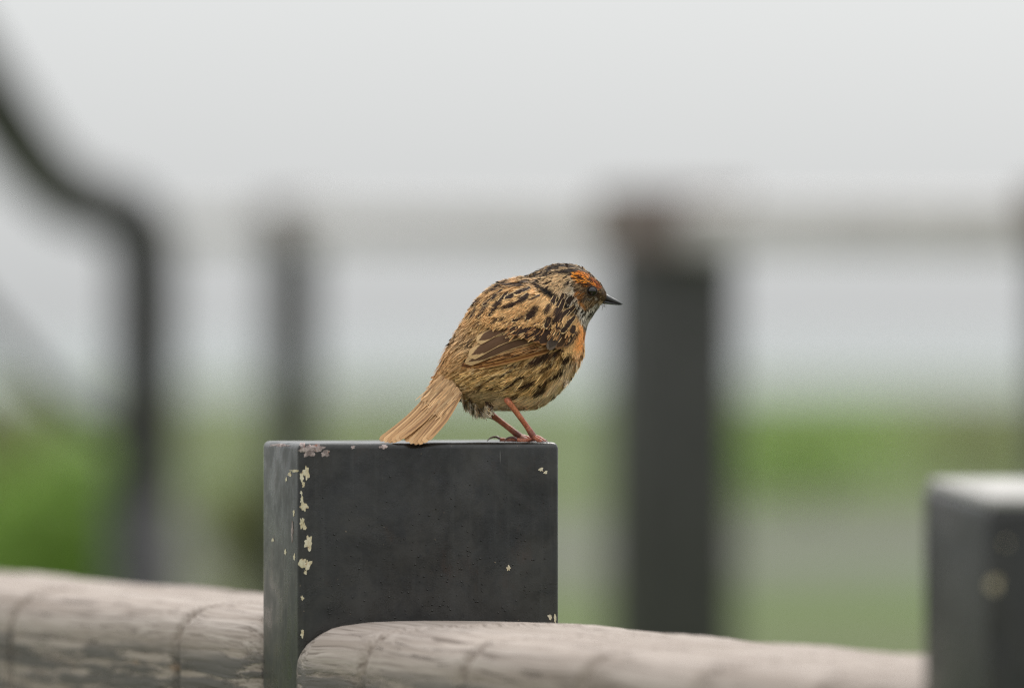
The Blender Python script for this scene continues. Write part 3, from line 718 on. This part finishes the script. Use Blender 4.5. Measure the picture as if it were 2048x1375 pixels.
def lay(coat, t, ph, L, Wd, lift, drift, par, nr=5, nc=3, base=0.0, jit=1.5, var=.2, droop=0.0, fq=38):
    """feathers along the body surface, coloured by where they lie"""
    n = len(t); vv = np.linspace(0, 1, nr); rows = np.zeros((n, nr, nc, 3)); tt, pp = t.copy(), ph.copy()
    prev = pdv = pn = None; ds = L / (nr - 1)
    fine = np.clip(.5 + (vnoise(ph * fq, t * (.10 if fq > 30 else .16) + 5) - .5) * 1.25 + rng.normal(0, .14, n), 0, 1)
    for i in range(nr):
        p, nn, dt, dp = surfv(tt, pp); lt = np.linalg.norm(dt, axis=1) + 1e-9; lp = np.linalg.norm(dp, axis=1) + 1e-9
        if prev is not None:
            past = tt <= .02; p = np.where(past[:, None], prev + pdv * ds[:, None], p); nn = np.where(past[:, None], pn, nn); pdv = unit(p - prev)
        else: pdv = -dt / lt[:, None]
        pn, prev = nn, p
        sd = unit(np.cross(nn, unit(-dt / lt[:, None] + drift[:, None] * dp / lp[:, None])))
        w = (Wd * .5 * max(.05, leafw(vv[i])))[:, None]; h = (base - (.00025 if i == 0 else 0) + lift * L * vv[i] ** 1.4)[:, None]
        c = p + nn * h
        if droop: c[:, 2] -= droop * L * vv[i] ** 2
        for j, uq in enumerate(np.linspace(-1, 1, nc)): rows[:, i, j] = c + sd * w * uq - nn * w * .25 * abs(uq)
        tt = tt - ds / lt; pp = pp + drift * ds / lp * (2 * np.pi / NP_)
    x, y = topx(rows); jx = rng.normal(0, jit, (n, 1, 1)); jy = rng.normal(0, jit, (n, 1, 1))
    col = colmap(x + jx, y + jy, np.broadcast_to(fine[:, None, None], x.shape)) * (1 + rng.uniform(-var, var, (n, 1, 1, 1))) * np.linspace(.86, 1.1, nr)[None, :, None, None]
    coat.add(rows, col, par)
area = np.zeros((NT_ - 1, NP_))
for i in range(NT_ - 1):
    area[i] = np.linalg.norm(np.cross(np.roll(G[i], -1, 0) - G[i], G[i + 1] - G[i]), axis=1)
cum = np.cumsum(area.ravel())
def scatter(n, keep):
    q = np.searchsorted(cum, rng.random(n) * cum[-1]); i = q // NP_; j = q % NP_
    t = i + rng.random(n); ph = (j + rng.random(n)) * 2 * np.pi / NP_; x, y = GPX[i, j, 0], GPX[i, j, 1]
    eye = (x - 1183.5) ** 2 + (y - 582) ** 2 < 130
    k = keep(t, ph, x, y) & ~(inpoly(x, y, WING) & (np.abs(np.sin(ph)) > .35)) & ~eye
    return t[k], ph[k], x[k], y[k]
HEAD_T = 100
isbody = lambda t, ph, x, y: t < HEAD_T
ishead = lambda t, ph, x, y: t >= HEAD_T
body_c, head_c = Coat(), Coat()
t, ph, x, y = scatter(9000, isbody); n = len(t)            # broad feathers that close the coat
lay(body_c, t, ph, rng.uniform(.006, .0095, n), rng.uniform(.0016, .0030, n), rng.uniform(.03, .09, n), rng.normal(0, .10, n), (.15, .55, 24), 6, 3, jit=1.5)
t, ph, x, y = scatter(30000, isbody); n = len(t)           # loose barbs over them
flank = (y - (740 - (x - 910) * .19) > 0)
Lh = np.where(flank, rng.uniform(.004, .0095, n), rng.uniform(.003, .0065, n))
lay(body_c, t, ph, Lh, rng.uniform(.0003, .0009, n), rng.uniform(.05, .24, n) * np.where(flank, 1.15, .8), rng.normal(0, .17, n), (.05, .05, 5), 4, 2, base=.0002, jit=1.8, var=.42)
t, ph, x, y = scatter(5000, isbody); n = len(t)            # ragged feather ends that break the outline
lay(body_c, t, ph, rng.uniform(.006, .010, n), rng.uniform(.0006, .0015, n), rng.uniform(.12, .30, n), rng.normal(0, .16, n), (.2, .5, 12), 5, 3, base=.0002, jit=2.0, var=.35)
t, ph, x, y = scatter(46000, ishead); n = len(t)
sz = np.clip((1214 - x) / 90, .45, 1.0)
lay(head_c, t, ph, rng.uniform(.0026, .0055, n) * sz, rng.uniform(.00035, .0008, n) * (.4 + .6 * sz), rng.uniform(.06, .26, n), rng.normal(0, .14, n), (.05, .1, 5), 4, 2, jit=1.0, var=.4, fq=17)
t, ph, x, y = scatter(9000, ishead); n = len(t); sz = np.clip((1214 - x) / 90, .4, 1.0)
lay(head_c, t, ph, rng.uniform(.0038, .0066, n) * sz, rng.uniform(.0006, .0012, n) * sz, rng.uniform(.08, .30, n), rng.normal(0, .10, n), (.1, .45, 10), 5, 3, jit=1.0, var=.3, fq=17)

def lay_px(coat, x0, y0, ang, L, w, depth, off0, off1, par, nr=5, nc=3, jit=1.5, bend=0.0, col=None, fine=None, mirror=None):
    """feathers drawn over the side of the bird: photo pixels plus a depth"""
    n = len(x0); vv = np.linspace(0, 1, nr); rows = np.zeros((n, nr, nc, 3)); X = np.zeros((n, nr, nc)); Y = X.copy()
    cx, cy, a = x0.copy(), y0.copy(), ang.copy(); ds = L / (nr - 1)
    for i in range(nr):
        ww = w * max(.06, leafw(vv[i]))
        for j, uq in enumerate(np.linspace(-1, 1, nc)):
            X[:, i, j] = cx - np.sin(a) * ww * uq; Y[:, i, j] = cy + np.cos(a) * ww * uq
            dep = depth(X[:, i, j], Y[:, i, j]) - (off0 + (off1 - off0) * vv[i]) + .25 * abs(uq) * ww * KPX
            xx, yy = X[:, i, j], Y[:, i, j]
            if mirror: dep = 2 * YB - dep; xx = xx + mirror[0]; yy = yy + mirror[1]
            d = (FOC + dep) / FOC
            rows[:, i, j, 0] = (xx - 1024) * KPX * d; rows[:, i, j, 1] = dep; rows[:, i, j, 2] = ZC - (yy - 687.5) * KPX * d
        cx = cx + np.cos(a) * ds; cy = cy + np.sin(a) * ds; a = a + bend / nr
    if fine is None: fine = np.clip(.5 + (vnoise((x0 * np.sin(ang) - y0 * np.cos(ang)) / 3.2, (x0 * np.cos(ang) + y0 * np.sin(ang)) / 26) - .5) * 1.0 + rng.normal(0, .18, n), 0, 1)
    if col is None: col = colmap(X + rng.normal(0, jit, (n, 1, 1)), Y + rng.normal(0, jit, (n, 1, 1)), np.broadcast_to(fine[:, None, None], X.shape))
    else: col = np.broadcast_to(col[:, None, None, :], X.shape + (3,))
    coat.add(rows, col * rng.uniform(.68, 1.32, (n, 1, 1, 1)) * np.linspace(.86, 1.1, nr)[None, :, None, None], par)
# the pale tuft under the tail
n = 1300; f = rng.random(n); g = rng.random(n)
x0 = 922 + 54 * f + rng.normal(0, 3, n); y0 = 786 + 24 * f * (1 - .3 * f) + 12 * g
stripe = vnoise(x0 / 6.0, y0 * 0 + 3)
cc = np.where((stripe < .42)[:, None], np.array(lin(80, 58, 42)), np.array(lin(224, 190, 144))) ; cc = np.where((g > .62)[:, None], np.array(lin(240, 226, 204)), cc)
lay_px(body_c, x0, y0, R(1) * (62 - 14 * f * 0 + rng.normal(0, 9, n)), rng.uniform(16, 34, n) * (.6 + .6 * np.sin(np.pi * np.clip(f * .9 + .12, 0, 1))), rng.uniform(.5, 1.2, n), lambda X, Y: YB + (vnoise(X / 5, Y / 90) - .5) * .016 - .008, 0, 0, (.1, .3, 6), 5, 2, col=cc)
n = 1500; k = rng.integers(14, 92, n); bx, by = BOT[k, 0], BOT[k, 1]; dxy = BOT[k - 3] - BOT[k + 3]
ang = np.arctan2(dxy[:, 1], dxy[:, 0]) - R(1) * rng.uniform(4, 26, n)
L = rng.uniform(14, 30, n); x0 = bx - np.cos(ang) * L * .55 + rng.normal(0, 2, n); y0 = by - np.sin(ang) * L * .45 - rng.uniform(-2, 7, n)
pick = vnoise(bx / 9, by / 9)
cc = np.where((pick < .34)[:, None], np.array(lin(70, 50, 36)), np.where((rng.random(n) < .5)[:, None], np.array(lin(240, 224, 198)), np.array(lin(220, 184, 136))))
lay_px(body_c, x0, y0, ang, L, rng.uniform(.8, 2.2, n), lambda X, Y: YB + (vnoise(X / 4, Y / 60) - .5) * .020 - .004, 0, 0, (.1, .3, 6), 5, 2, col=cc, bend=.2)
tag(body_c.build('body_plumage', bird), kind='stuff')
n = 1500; k = rng.integers(26, 168, n); bx, by = TOP[k, 0], TOP[k, 1]; dxy = TOP[k - 3] - TOP[k + 3]; hd_ = k > 100
ang = np.arctan2(dxy[:, 1], dxy[:, 0]) + R(1) * rng.uniform(2, 30, n)
L = np.where(hd_, rng.uniform(8, 17, n), rng.uniform(12, 26, n)) * np.where(k > 150, .6, 1); x0 = bx - np.cos(ang) * L * .3; y0 = by - np.sin(ang) * L * .3 + rng.uniform(0, 5, n)
pick = vnoise(bx / 7, by / 7) + rng.normal(0, .15, n)
cc = np.where((pick < .52)[:, None], np.array(lin(62, 46, 36)), np.where((rng.random(n) < .5)[:, None], np.array(lin(232, 206, 170)), np.array(lin(196, 156, 112))))
cc = np.where(((k < 62) & (pick > .3))[:, None], np.array(lin(208, 174, 134)), cc)
lay_px(head_c, x0, y0, ang, L, np.where(hd_, rng.uniform(.9, 1.8, n), rng.uniform(1.1, 2.4, n)), lambda X, Y: YB + (vnoise(X / 4, Y / 60) - .5) * .012 - .002, 0, 0, (.1, .2, 6), 5, 2, col=cc, bend=-.15)
tag(head_c.build('head_plumage', bird), kind='stuff')

# ---- wings, scapulars and tail: feathers drawn over the side of the body
near_pts = [(GPX[i, j, 0], GPX[i, j, 1], G[i, j, 1]) for i in range(15, 105, 2) for j in range(NP_) if 0.55 < math.sin(phi[j]) and 905 < GPX[i, j, 0] < 1145 and 590 < GPX[i, j, 1] < 745]
nx = np.array(near_pts); X_ = (nx[:, 0] - 1030) / 100; Y_ = (nx[:, 1] - 680) / 100
coef, *_ = np.linalg.lstsq(np.stack([np.ones_like(X_), X_, Y_, X_ * X_, X_ * Y_, Y_ * Y_], 1), nx[:, 2], rcond=None)
def wing_y(x, y):
    a, b = (x - 1030) / 100, (y - 680) / 100
    return float(coef @ np.array([1, a, b, a * a, a * b, b * b]))
def px_feather(pl, pts, w0, prof, depth, off0, off1, ec, mc, sw, fray, barb, camber=.10, mirror=None, nr=12, nc=5):
    c = cr(pts, nr); rows = np.zeros((nr, nc, 3)); uu = np.linspace(-1, 1, nc); vv = np.linspace(0, 1, nr)
    for i in range(nr):
        a = c[min(i + 1, nr - 1)] - c[max(i - 1, 0)]; a /= np.linalg.norm(a); s = np.array([-a[1], a[0]])
        w = w0 * prof(vv[i])
        for j in range(nc):
            x, y = c[i] + s * w * uu[j]
            dep = depth(x, y) - (off0 + (off1 - off0) * vv[i]) + camber * abs(uu[j]) ** 2 * w * KPX
            if mirror: dep = 2 * YB - dep; x, y = x + mirror[0], y + mirror[1]
            rows[i, j] = P(x, y, dep)
    pl.add(rows, vv, uu, ec, mc, (sw, fray, barb), float(rng.random()))
flight = lambda v: (0.65 + .55 * v - .12 * v * v) * (1 - max(0, (v - .86) / .14) ** 2.2 * .88)
cover = lambda v: (0.55 + 1.0 * v - .35 * v * v) * (1 - max(0, (v - .72) / .28) ** 2 * .75)
tailp = lambda v: (0.55 + .55 * v) * (1 - max(0, (v - .93) / .07) ** 2 * .55)

RUF, RUF2, BRN, PALE, TIPC = lin(190, 124, 72), lin(146, 92, 54), lin(100, 68, 48), lin(222, 184, 136), lin(204, 158, 110)
wing_list = []          # (points, half width px, profile, offset base, offset tip, edge, centre, streak, fray, barbs)
# primaries and secondaries: from the bend of the wing to the tip, each upper one over the lower one
tips = [(899, 743), (906, 739), (913, 735), (920, 731), (928, 727), (936, 722), (944, 718), (953, 714), (962, 710)]
for i, tp_ in enumerate(tips):
    f = i / 8
    b = (1128 - 20 * f, 692 - 30 * f); mid = ((b[0] + tp_[0]) / 2 + 6, (b[1] + tp_[1]) / 2 + 3.2 - 1.0 * f)
    wing_list.append(([b, mid, tp_], 6.2 + 1.2 * f, flight, .0010 + .0010 * f, .0014 + .0010 * f, (lin(196, 142, 92), lin(150, 96, 56), lin(206, 146, 90), lin(118, 76, 48), lin(190, 124, 70))[i % 5], (BRN, RUF2)[i % 2], .35, .03, 60))
# tertials
for pts, w, o in (([(1085, 672), (1010, 694), (929, 726)], 10, .0026), ([(1068, 660), (1000, 680), (937, 713)], 11.5, .0031), ([(1046, 648), (998, 660), (953, 683)], 9.5, .0036)):
    wing_list.append((pts, w, flight, o, o + .0004, PALE, lin(110, 80, 60), .88, .06, 46))
# greater coverts
for k in range(6):
    f = k / 5
    b = (1042 + 70 * f, 640 + 16 * f); tp_ = (1018 + 76 * f, 668 + 26 * f)
    wing_list.append(([b, ((b[0] + tp_[0]) / 2 + 2, (b[1] + tp_[1]) / 2), tp_], 11.5, cover, .0034 + .0003 * (7 - k), .0040 + .0003 * (7 - k), lin(160, 112, 72), lin(66, 47, 38), .82, .30, 26))
# the smooth slaty coverts and the small feathers at the bend
wing_list.append(([(1124, 652), (1112, 672), (1097, 699)], 9.0, cover, .0052, .0050, lin(120, 104, 94), lin(88, 75, 68), .92, .03, 40))
wing_list.append(([(1140, 656), (1128, 674), (1112, 697)], 9.0, cover, .0046, .0046, lin(140, 102, 70), lin(80, 58, 44), .80, .04, 40))
wing_list.append(([(1150, 662), (1140, 678), (1126, 694)], 7.5, cover, .0044, .0042, lin(150, 116, 84), lin(74, 56, 46), .76, .05, 36))
for (bx, by, tx, ty) in ((1108, 632, 1094, 656), (1124, 636, 1112, 660), (1138, 642, 1128, 664), (1148, 650, 1142, 668), (1090, 630, 1074, 652)):
    wing_list.append(([(bx, by), ((bx + tx) / 2 + 1, (by + ty) / 2), (tx, ty)], 7.5, cover, .0058, .0062, lin(186, 144, 98), lin(60, 43, 34), .78, .5, 20))

for side in (0, 1):
    wg = empty('wing', (0, 0, 0)); wg.parent = bird
    mir = None if side == 0 else (-38, 12)
    for it in wing_list:
        pl = Plumage(); pts, w, prof, o0, o1, ec, mc, sw, fr, bb = it
        px_feather(pl, pts, w, prof, wing_y, o0, o1, ec, mc, sw, fr, bb, mirror=mir)
        pl.build('wing_feather', wg)
# scapulars and mantle feathers that lie over the wing's upper part, both sides
def wing_yv(X, Y):
    a, b = (X - 1030) / 100, (Y - 680) / 100
    return coef[0] + coef[1] * a + coef[2] * b + coef[3] * a * a + coef[4] * a * b + coef[5] * b * b
SHO = [(975, 610), (1010, 598), (1060, 590), (1090, 594), (1122, 618), (1144, 644), (1152, 664), (1138, 652), (1110, 640), (1080, 646), (1040, 648), (1000, 652), (975, 640)]
for side in (0, 1):
    sc = Coat(); mir = None if side == 0 else (-8, 2)
    for n, Lr, wr, par, nr, nc, off in ((700, (22, 34), (3.2, 5.5), (.15, .5, 20), 6, 3, .0040), (4800, (14, 28), (.6, 1.6), (.05, .05, 5), 5, 2, .0048)):
        x0 = rng.uniform(970, 1155, n); y0 = rng.uniform(588, 666, n); k = inpoly(x0, y0, SHO); x0, y0 = x0[k], y0[k]; n = len(x0)
        ang = R(1) * (153 - 46 * np.clip((x0 - 1070) / 80, 0, 1) + rng.normal(0, 9, n))
        h = (y0 - 588) / 70
        L = rng.uniform(*Lr, n) * (1 - .35 * np.clip(h, 0, 1))
        lay_px(sc, x0, y0, ang, L, rng.uniform(*wr, n), wing_yv, off + .0016 * (1 - h) - .002 * (x0 < 1000), off + .0020 * (1 - h) + rng.uniform(0, .0012, n), par, nr, nc, jit=1.4, bend=-.12, mirror=mir)
    # tan, dark spotted feathers in front of the bend of the wing
    n = 1500; x0 = rng.uniform(1128, 1166, n); y0 = rng.uniform(632, 700, n)
    ang = R(1) * (106 + rng.normal(0, 9, n))
    lay_px(sc, x0, y0, ang, rng.uniform(12, 22, n), rng.uniform(.6, 1.5, n), lambda X, Y: wing_yv(np.minimum(X, 1150), Y) + np.clip(X - 1142, 0, 60) ** 2 * 1.3e-5, .0030, .0036, (.1, .2, 6), 5, 2, mirror=mir)
    # loose tan fringes of the coverts
    n = 170; x0 = rng.uniform(1015, 1142, n); y0 = 640 + (x0 - 1015) * .12 + rng.uniform(-2, 32, n) * (1 - .3 * (x0 > 1100))
    cc = np.array([lin(196, 146, 96), lin(216, 176, 124), lin(150, 104, 66), lin(74, 52, 40)])[rng.choice(4, n, p=[.34, .22, .26, .18])]
    k = vnoise(x0 / 8, y0 / 8) > .42
    lay_px(sc, x0[k], y0[k], R(1) * (146 - 34 * np.clip((x0[k] - 1070) / 70, 0, 1) + rng.normal(0, 8, k.sum())), rng.uniform(7, 17, k.sum()), rng.uniform(.7, 1.7, k.sum()), wing_yv, .0062, .0066, (.1, .3, 6), 5, 2, col=cc[k], mirror=mir)
    # streaky lines along the flight feathers
    n = 260; f = rng.random(n); g = rng.random(n)
    x0 = 1112 - 150 * g; y0 = 694 - 22 * f + 28 * g * (1 - .25 * f) + 2
    cc = np.array([lin(206, 150, 98), lin(120, 78, 48), lin(84, 56, 38), lin(226, 184, 136)])[rng.choice(4, n, p=[.34, .30, .20, .16])]
    lay_px(sc, x0, y0, R(1) * (166 - 7 * f + rng.normal(0, 1.2, n)), rng.uniform(16, 44, n), rng.uniform(.35, .8, n), wing_yv, .0021, .0023, (.1, .1, 6), 5, 2, col=cc, mirror=None if side == 0 else (-38, 12))
    tag(sc.build('shoulder_plumage', bird), kind='stuff')

bvh_body = BVHTree.FromPolygons([Vector(G[i, j]) for i in range(NT_) for j in range(NP_)], F_BODY)
def body_y(x, y):
    d = (P(x, y, 0) - CAMP).normalized(); loc, *_ = bvh_body.ray_cast(CAMP, d)
    return loc.y if loc is not None else YB
for side in (0, 1):
    pl = Plumage()
    for k, (x0, y0, x1, y1, w) in enumerate(STREAK_SHADE):
        if k >= 24: continue
        mant = k < 24; L = math.hypot(x1 - x0, y1 - y0); dx, dy = (x1 - x0) / L, (y1 - y0) / L
        if k in (1, 2): continue
        for rpt in range(1 if k < 15 else 2):
            jx, jy = (0, 0) if rpt == 0 else (rng.normal(0, 4) - dx * 12, rng.normal(0, 4) - dy * 12)
            a_ = (x0 - dx * L * .35 + jx, y0 - dy * L * .35 + jy); e_ = (x1 + dx * 5 + jx, y1 + dy * 5 + jy); m_ = ((a_[0] + e_[0]) / 2 + dy * 1.5, (a_[1] + e_[1]) / 2 - dx * 1.5)
            if max(body_y(*a_), body_y(*e_), body_y(*m_)) > YB - (.007 if rpt == 0 else .010): continue
            sh = bool(inpoly(np.array(x0), np.array(y0), SHO))
            dep = (lambda X, Y: wing_y(X, Y) - .0056) if sh else (lambda X, Y: body_y(X, Y) - .0014)
            px_feather(pl, [a_, m_, e_], max(3.5, w * (1.75 if mant else 1.5)), cover, dep, .0002 - .0004 * rpt, .0009 - .0004 * rpt, lin(236, 200, 148) if mant else lin(238, 208, 160), DARK, .62 if mant else .48, .42 if mant else .6, 22,
                       mirror=None if side == 0 else (-4, 0), nr=9, nc=5)
    tag(pl.build('streaked_feather_layer', bird), kind='stuff')

# tail
tl = empty('tail', (0, 0, 0)); tl.parent = bird
TAN, TAN2, TAND = lin(180, 140, 98), lin(164, 126, 87), lin(124, 90, 62)
tails = []
for i in range(12):
    f = i / 11; g_ = (0, .09, .18, .27, .36, .45, .50, .60, .70, .80, .90, 1)[i]
    tx = 762 + 90 * g_ + (-3 if i < 6 else 3); ty_ = (881, 883, 884.5, 884, 881, 876, 882, 886, 888, 887.5, 884, 878)[i]
    tails.append(((886 + 34 * f, 754 + 38 * f), (820 + 68 * f + 3, 828 + 11 * f), (tx, ty_), 6.0))
def tail_y(x, y):
    f = (y - 770) / 115; return .010 - .026 * f - .00008 * (x - (890 - f * 85))
for i, (a, b, c, w) in enumerate(tails):
    pl = Plumage(); o = .0002 + (.00050 * i if i < 6 else .00050 * (i - 6) + .0004)
    px_feather(pl, [a, b, c], w, tailp, tail_y, o, o, (lin(192, 150, 105), lin(202, 162, 117), lin(184, 142, 98))[i % 3], (lin(156, 118, 80), lin(168, 130, 90), lin(146, 108, 74))[i % 3], .42 if i != 9 else .8, .10, 70, nr=14)
    pl.build('tail_feather', tl)
tc_ = Coat(); n = 1500; f = rng.random(n); g = rng.random(n)      # coverts over the root of the tail
x0 = 891 + 34 * f - 26 * g ** 1.4; y0 = 742 + 44 * f + 26 * g ** 1.4
cc = np.array([lin(198, 156, 111), lin(184, 144, 101), lin(208, 170, 126), lin(152, 114, 78)])[rng.choice(4, n, p=[.35, .3, .22, .13])]
ty = lambda X, Y: .010 - .026 * (Y - 770) / 115 - .00008 * (X - (890 - (Y - 770) / 115 * 85)) - .0026
lay_px(tc_, x0, y0, R(1) * (131 + rng.normal(0, 6, n)), rng.uniform(12, 34, n) + 26 * rng.random(n) ** 3, rng.uniform(.6, 2.2, n), ty, .0016 * (1 - g), 0.0, (.1, .25, 10), 5, 2, col=cc)
tag(tc_.build('tail_covert_plumage', bird), kind='stuff')

# ---- eye, bill
EYEM = NT('dark_eye'); EYEM.pbr((0.007, 0.0035, 0.0025), 0.03, None, 0.5)
def uvsphere(c, rx, ry, rz_, n=16):
    bm = bmesh.new(); bmesh.ops.create_uvsphere(bm, u_segments=n * 2, v_segments=n, radius=1)
    bm.transform(Matrix.Translation(c) @ Matrix.Diagonal((rx, ry, rz_, 1))); return bm
LIDR = mat_plain('eye_ring_skin', lin(40, 32, 26), lin(60, 48, 40), 900, 0.7, 0.3, 0.0003)
def side_y(x, y):
    best, by = 1e9, YB
    for i in range(90, NT_):
        for j in range(1, NP_ // 2):
            d = (GPX[i, j, 0] - x) ** 2 + (GPX[i, j, 1] - y) ** 2
            if d < best: best, by = d, G[i, j, 1]
    return by
ey = side_y(1184, 582)
for sgn in (1, -1):
    c = P(1184, 582, ey); c.y = YB + sgn * (ey - YB)
    e = link('eye', from_bm('eye', uvsphere(c - bird.location + Vector((0, sgn * -.0003, 0)), .0023, .0019, .0022), True), EYEM.m, bird)
    ring = [c - bird.location + Vector((math.cos(a) * .0025, -sgn * .0006, math.sin(a) * .0024)) for a in np.linspace(0, 2 * math.pi, 25)]
    v, f = tube(ring, .00026, 6, False); link('eye_ring', mesh('eye_ring', v, f), LIDR, e)
BILL = NT('bill_horn'); bn_ = BILL.noise(BILL.obj(), 500, 3, 0.6)
BILL.pbr(BILL.mix(bn_, (0.010, 0.010, 0.012), (0.030, 0.028, 0.030)), 0.28, None, 0.55)
def mandible(top, bot, hws):
    T = cr(top, 14); B = cr(bot, 14); H = cr(hws, 14)[:, 0] * 1e-3; V, F = [], []; n = 12
    for i in range(14):
        for k in range(n):
            a = 2 * math.pi * k / n; q = (T[i] + B[i]) / 2 + (T[i] - B[i]) / 2 * math.cos(a)
            p = P(q[0], q[1], YB); p.y = YB - H[i] * math.sin(a); V.append(p - bird.location)
    for i in range(13):
        for k in range(n): F.append((i * n + k, i * n + (k + 1) % n, (i + 1) * n + (k + 1) % n, (i + 1) * n + k))
    F.append(tuple(range(n))); F.append(tuple(13 * n + k for k in range(n - 1, -1, -1)))
    return mesh('mandible', V, F)
bl = empty('bill', (0, 0, 0)); bl.parent = bird
link('upper_mandible', mandible([(1203, 582), (1214, 588), (1226, 595), (1238, 602), (1245, 607.5)], [(1203, 599), (1214, 602), (1226, 605.5), (1238, 608), (1246, 609)], [2.6, 2.2, 1.6, .9, .25]), BILL.m, bl)
link('lower_mandible', mandible([(1203, 599), (1214, 601), (1226, 604.5), (1236, 607.5), (1243, 608.8)], [(1203, 607), (1214, 608), (1226, 609.3), (1236, 610), (1243, 609.8)], [2.3, 2.0, 1.4, .8, .2]), BILL.m, bl)
V, F = [], []
for i in range(26):                                           # bristles at the gape and chin
    x, y = rng.uniform(1196, 1209), rng.uniform(598, 612); a = R(rng.uniform(10, 80)); L = rng.uniform(6, 14)
    y0 = YB + rng.uniform(-.003, .003); pp = [P(x, y, y0), P(x + math.cos(a) * L * .5, y + math.sin(a) * L * .5, y0), P(x + math.cos(a + .3) * L, y + math.sin(a + .3) * L, y0)]
    v, f = tube([p - bird.location for p in pp], [.00006, .00005, .00002], 4); k = len(V); V += v; F += [tuple(k + q for q in ff) for ff in f]
tag(link('bristle', mesh('bristle', V, F), mat_plain('bristle', lin(110, 92, 74), lin(70, 56, 46), 300), bird), kind='stuff')

# ---- legs
def mat_leg():
    M = NT('leg_skin'); o = M.obj()
    n = M.noise(o, 160, 3, 0.6); v = M.n('ShaderNodeTexVoronoi', {'Vector': M.obj((1, 1, .55)), 'Scale': 900.0}, feature='DISTANCE_TO_EDGE').outputs['Distance']
    col = M.mix(M.sstep(n, .35, .65), lin(222, 140, 104), lin(194, 110, 82))
    at = M.n('ShaderNodeAttribute', attribute_name='joint'); col = M.mix(at.outputs['Fac'], col, lin(88, 50, 44))
    col = M.mix(M.sstep(v, .0, .12, .45, 0), col, lin(70, 40, 34))
    M.pbr(col, .42, M.bump(v, .5, .0004), .45, Subsurface_Weight=.12, Subsurface_Radius=(.002, .001, .0006))
    return M.m
LEG = mat_leg()
CLAW = mat_plain('claw_horn', lin(120, 92, 84), lin(84, 62, 56), 400, .35)
def leg_mesh(name, pts, rad, dark, n=10, m=26):
    q = cr([tuple(p) for p in pts], m); r = cr(rad, m)[:, 0]; dk = cr(dark, m)[:, 0]
    v, f = tube([Vector(a) - bird.location for a in q], r, n); me = mesh(name, v, f)
    at = me.attributes.new('joint', 'FLOAT', 'POINT'); at.data.foreach_set('value', np.clip(np.repeat(dk, n), 0, 1).astype(np.float32)); return me
def foot(ankle, leg, toes):
    """toes: list of (points with px, py, y), ending in a claw"""
    for pts, claw in toes:
        link('toe', leg_mesh('toe', [P(*p) for p in pts], [.00125, .0011, .0012, .0010, .0008][:len(pts)] if len(pts) < 6 else .001, [.55, .3, .5, .3, .5][:len(pts)], 8, 20), LEG, leg)
        link('claw', leg_mesh('claw', [P(*p) for p in claw], [.0007, .0006, .0004, .00012], [0, 0, 0, 0], 8, 14), CLAW, leg)
YN, YF = 0.0135, 0.034
l1 = link('leg', leg_mesh('leg', [P(1004, 783, .016), P(1015, 800, .0045), P(1030, 820, .0075), P(1052, 850, YN), P(1064, 868, YN), P(1069, 877, YN)], [.0026, .0017, .00145, .0014, .0017, .0016], [.2, 0, 0, .05, .7, .5]), LEG, bird)
foot(None, l1, [([(1067, 873, YN), (1078, 876, YN - .001), (1086, 881, YN - .0015), (1090, 884, YN - .002)], [(1089, 883.5, YN - .002), (1093, 883, YN - .002), (1096, 885, YN - .0022), (1097, 888, YN - .0025)]),
                ([(1067, 873, YN), (1074, 878, YN - .003), (1081, 882, YN - .005), (1084, 884, YN - .006)], [(1083, 883.5, YN - .006), (1087, 883, YN - .006), (1090, 886, YN - .0065), (1090, 889, YN - .007)]),
                ([(1067, 873, YN), (1076, 874, YN + .004), (1084, 879, YN + .007), (1088, 882, YN + .008)], [(1087, 881, YN + .008), (1091, 880, YN + .008), (1094, 882, YN + .0085), (1095, 885, YN + .009)]),
                ([(1068, 875, YN), (1054, 880, YN), (1043, 881, YN), (1034, 879, YN)], [(1036, 879, YN), (1026, 874, YN), (1014, 876, YN), (1008, 884, YN)])])
l2 = link('leg', leg_mesh('leg', [P(962, 800, .026), P(972, 822, YF - .002), P(990, 834, YF), P(1015, 853, YF), P(1034, 868, YF), P(1043, 874, YF)], [.0032, .0026, .0016, .00145, .0017, .0016], [.9, .8, .15, .15, .75, .6]), LEG, bird)
foot(None, l2, [([(1041, 872, YF), (1052, 874, YF), (1062, 878, YF), (1068, 881, YF)], [(1067, 880, YF), (1071, 879, YF), (1074, 881, YF), (1075, 884, YF)]),
                ([(1041, 872, YF), (1048, 876, YF - .004), (1055, 880, YF - .007), (1059, 883, YF - .009)], [(1058, 882, YF - .009), (1062, 881, YF - .009), (1065, 883, YF - .009), (1066, 886, YF - .009)]),
                ([(1041, 872, YF), (1049, 873, YF + .005), (1056, 877, YF + .009), (1060, 880, YF + .011)], [(1059, 879, YF + .011), (1063, 878, YF + .011), (1066, 880, YF + .011), (1067, 882, YF + .011)]),
                ([(1042, 874, YF), (1026, 879, YF), (1012, 880, YF), (1000, 878, YF)], [(1002, 878, YF), (992, 873, YF), (980, 876, YF), (973, 883, YF)])])
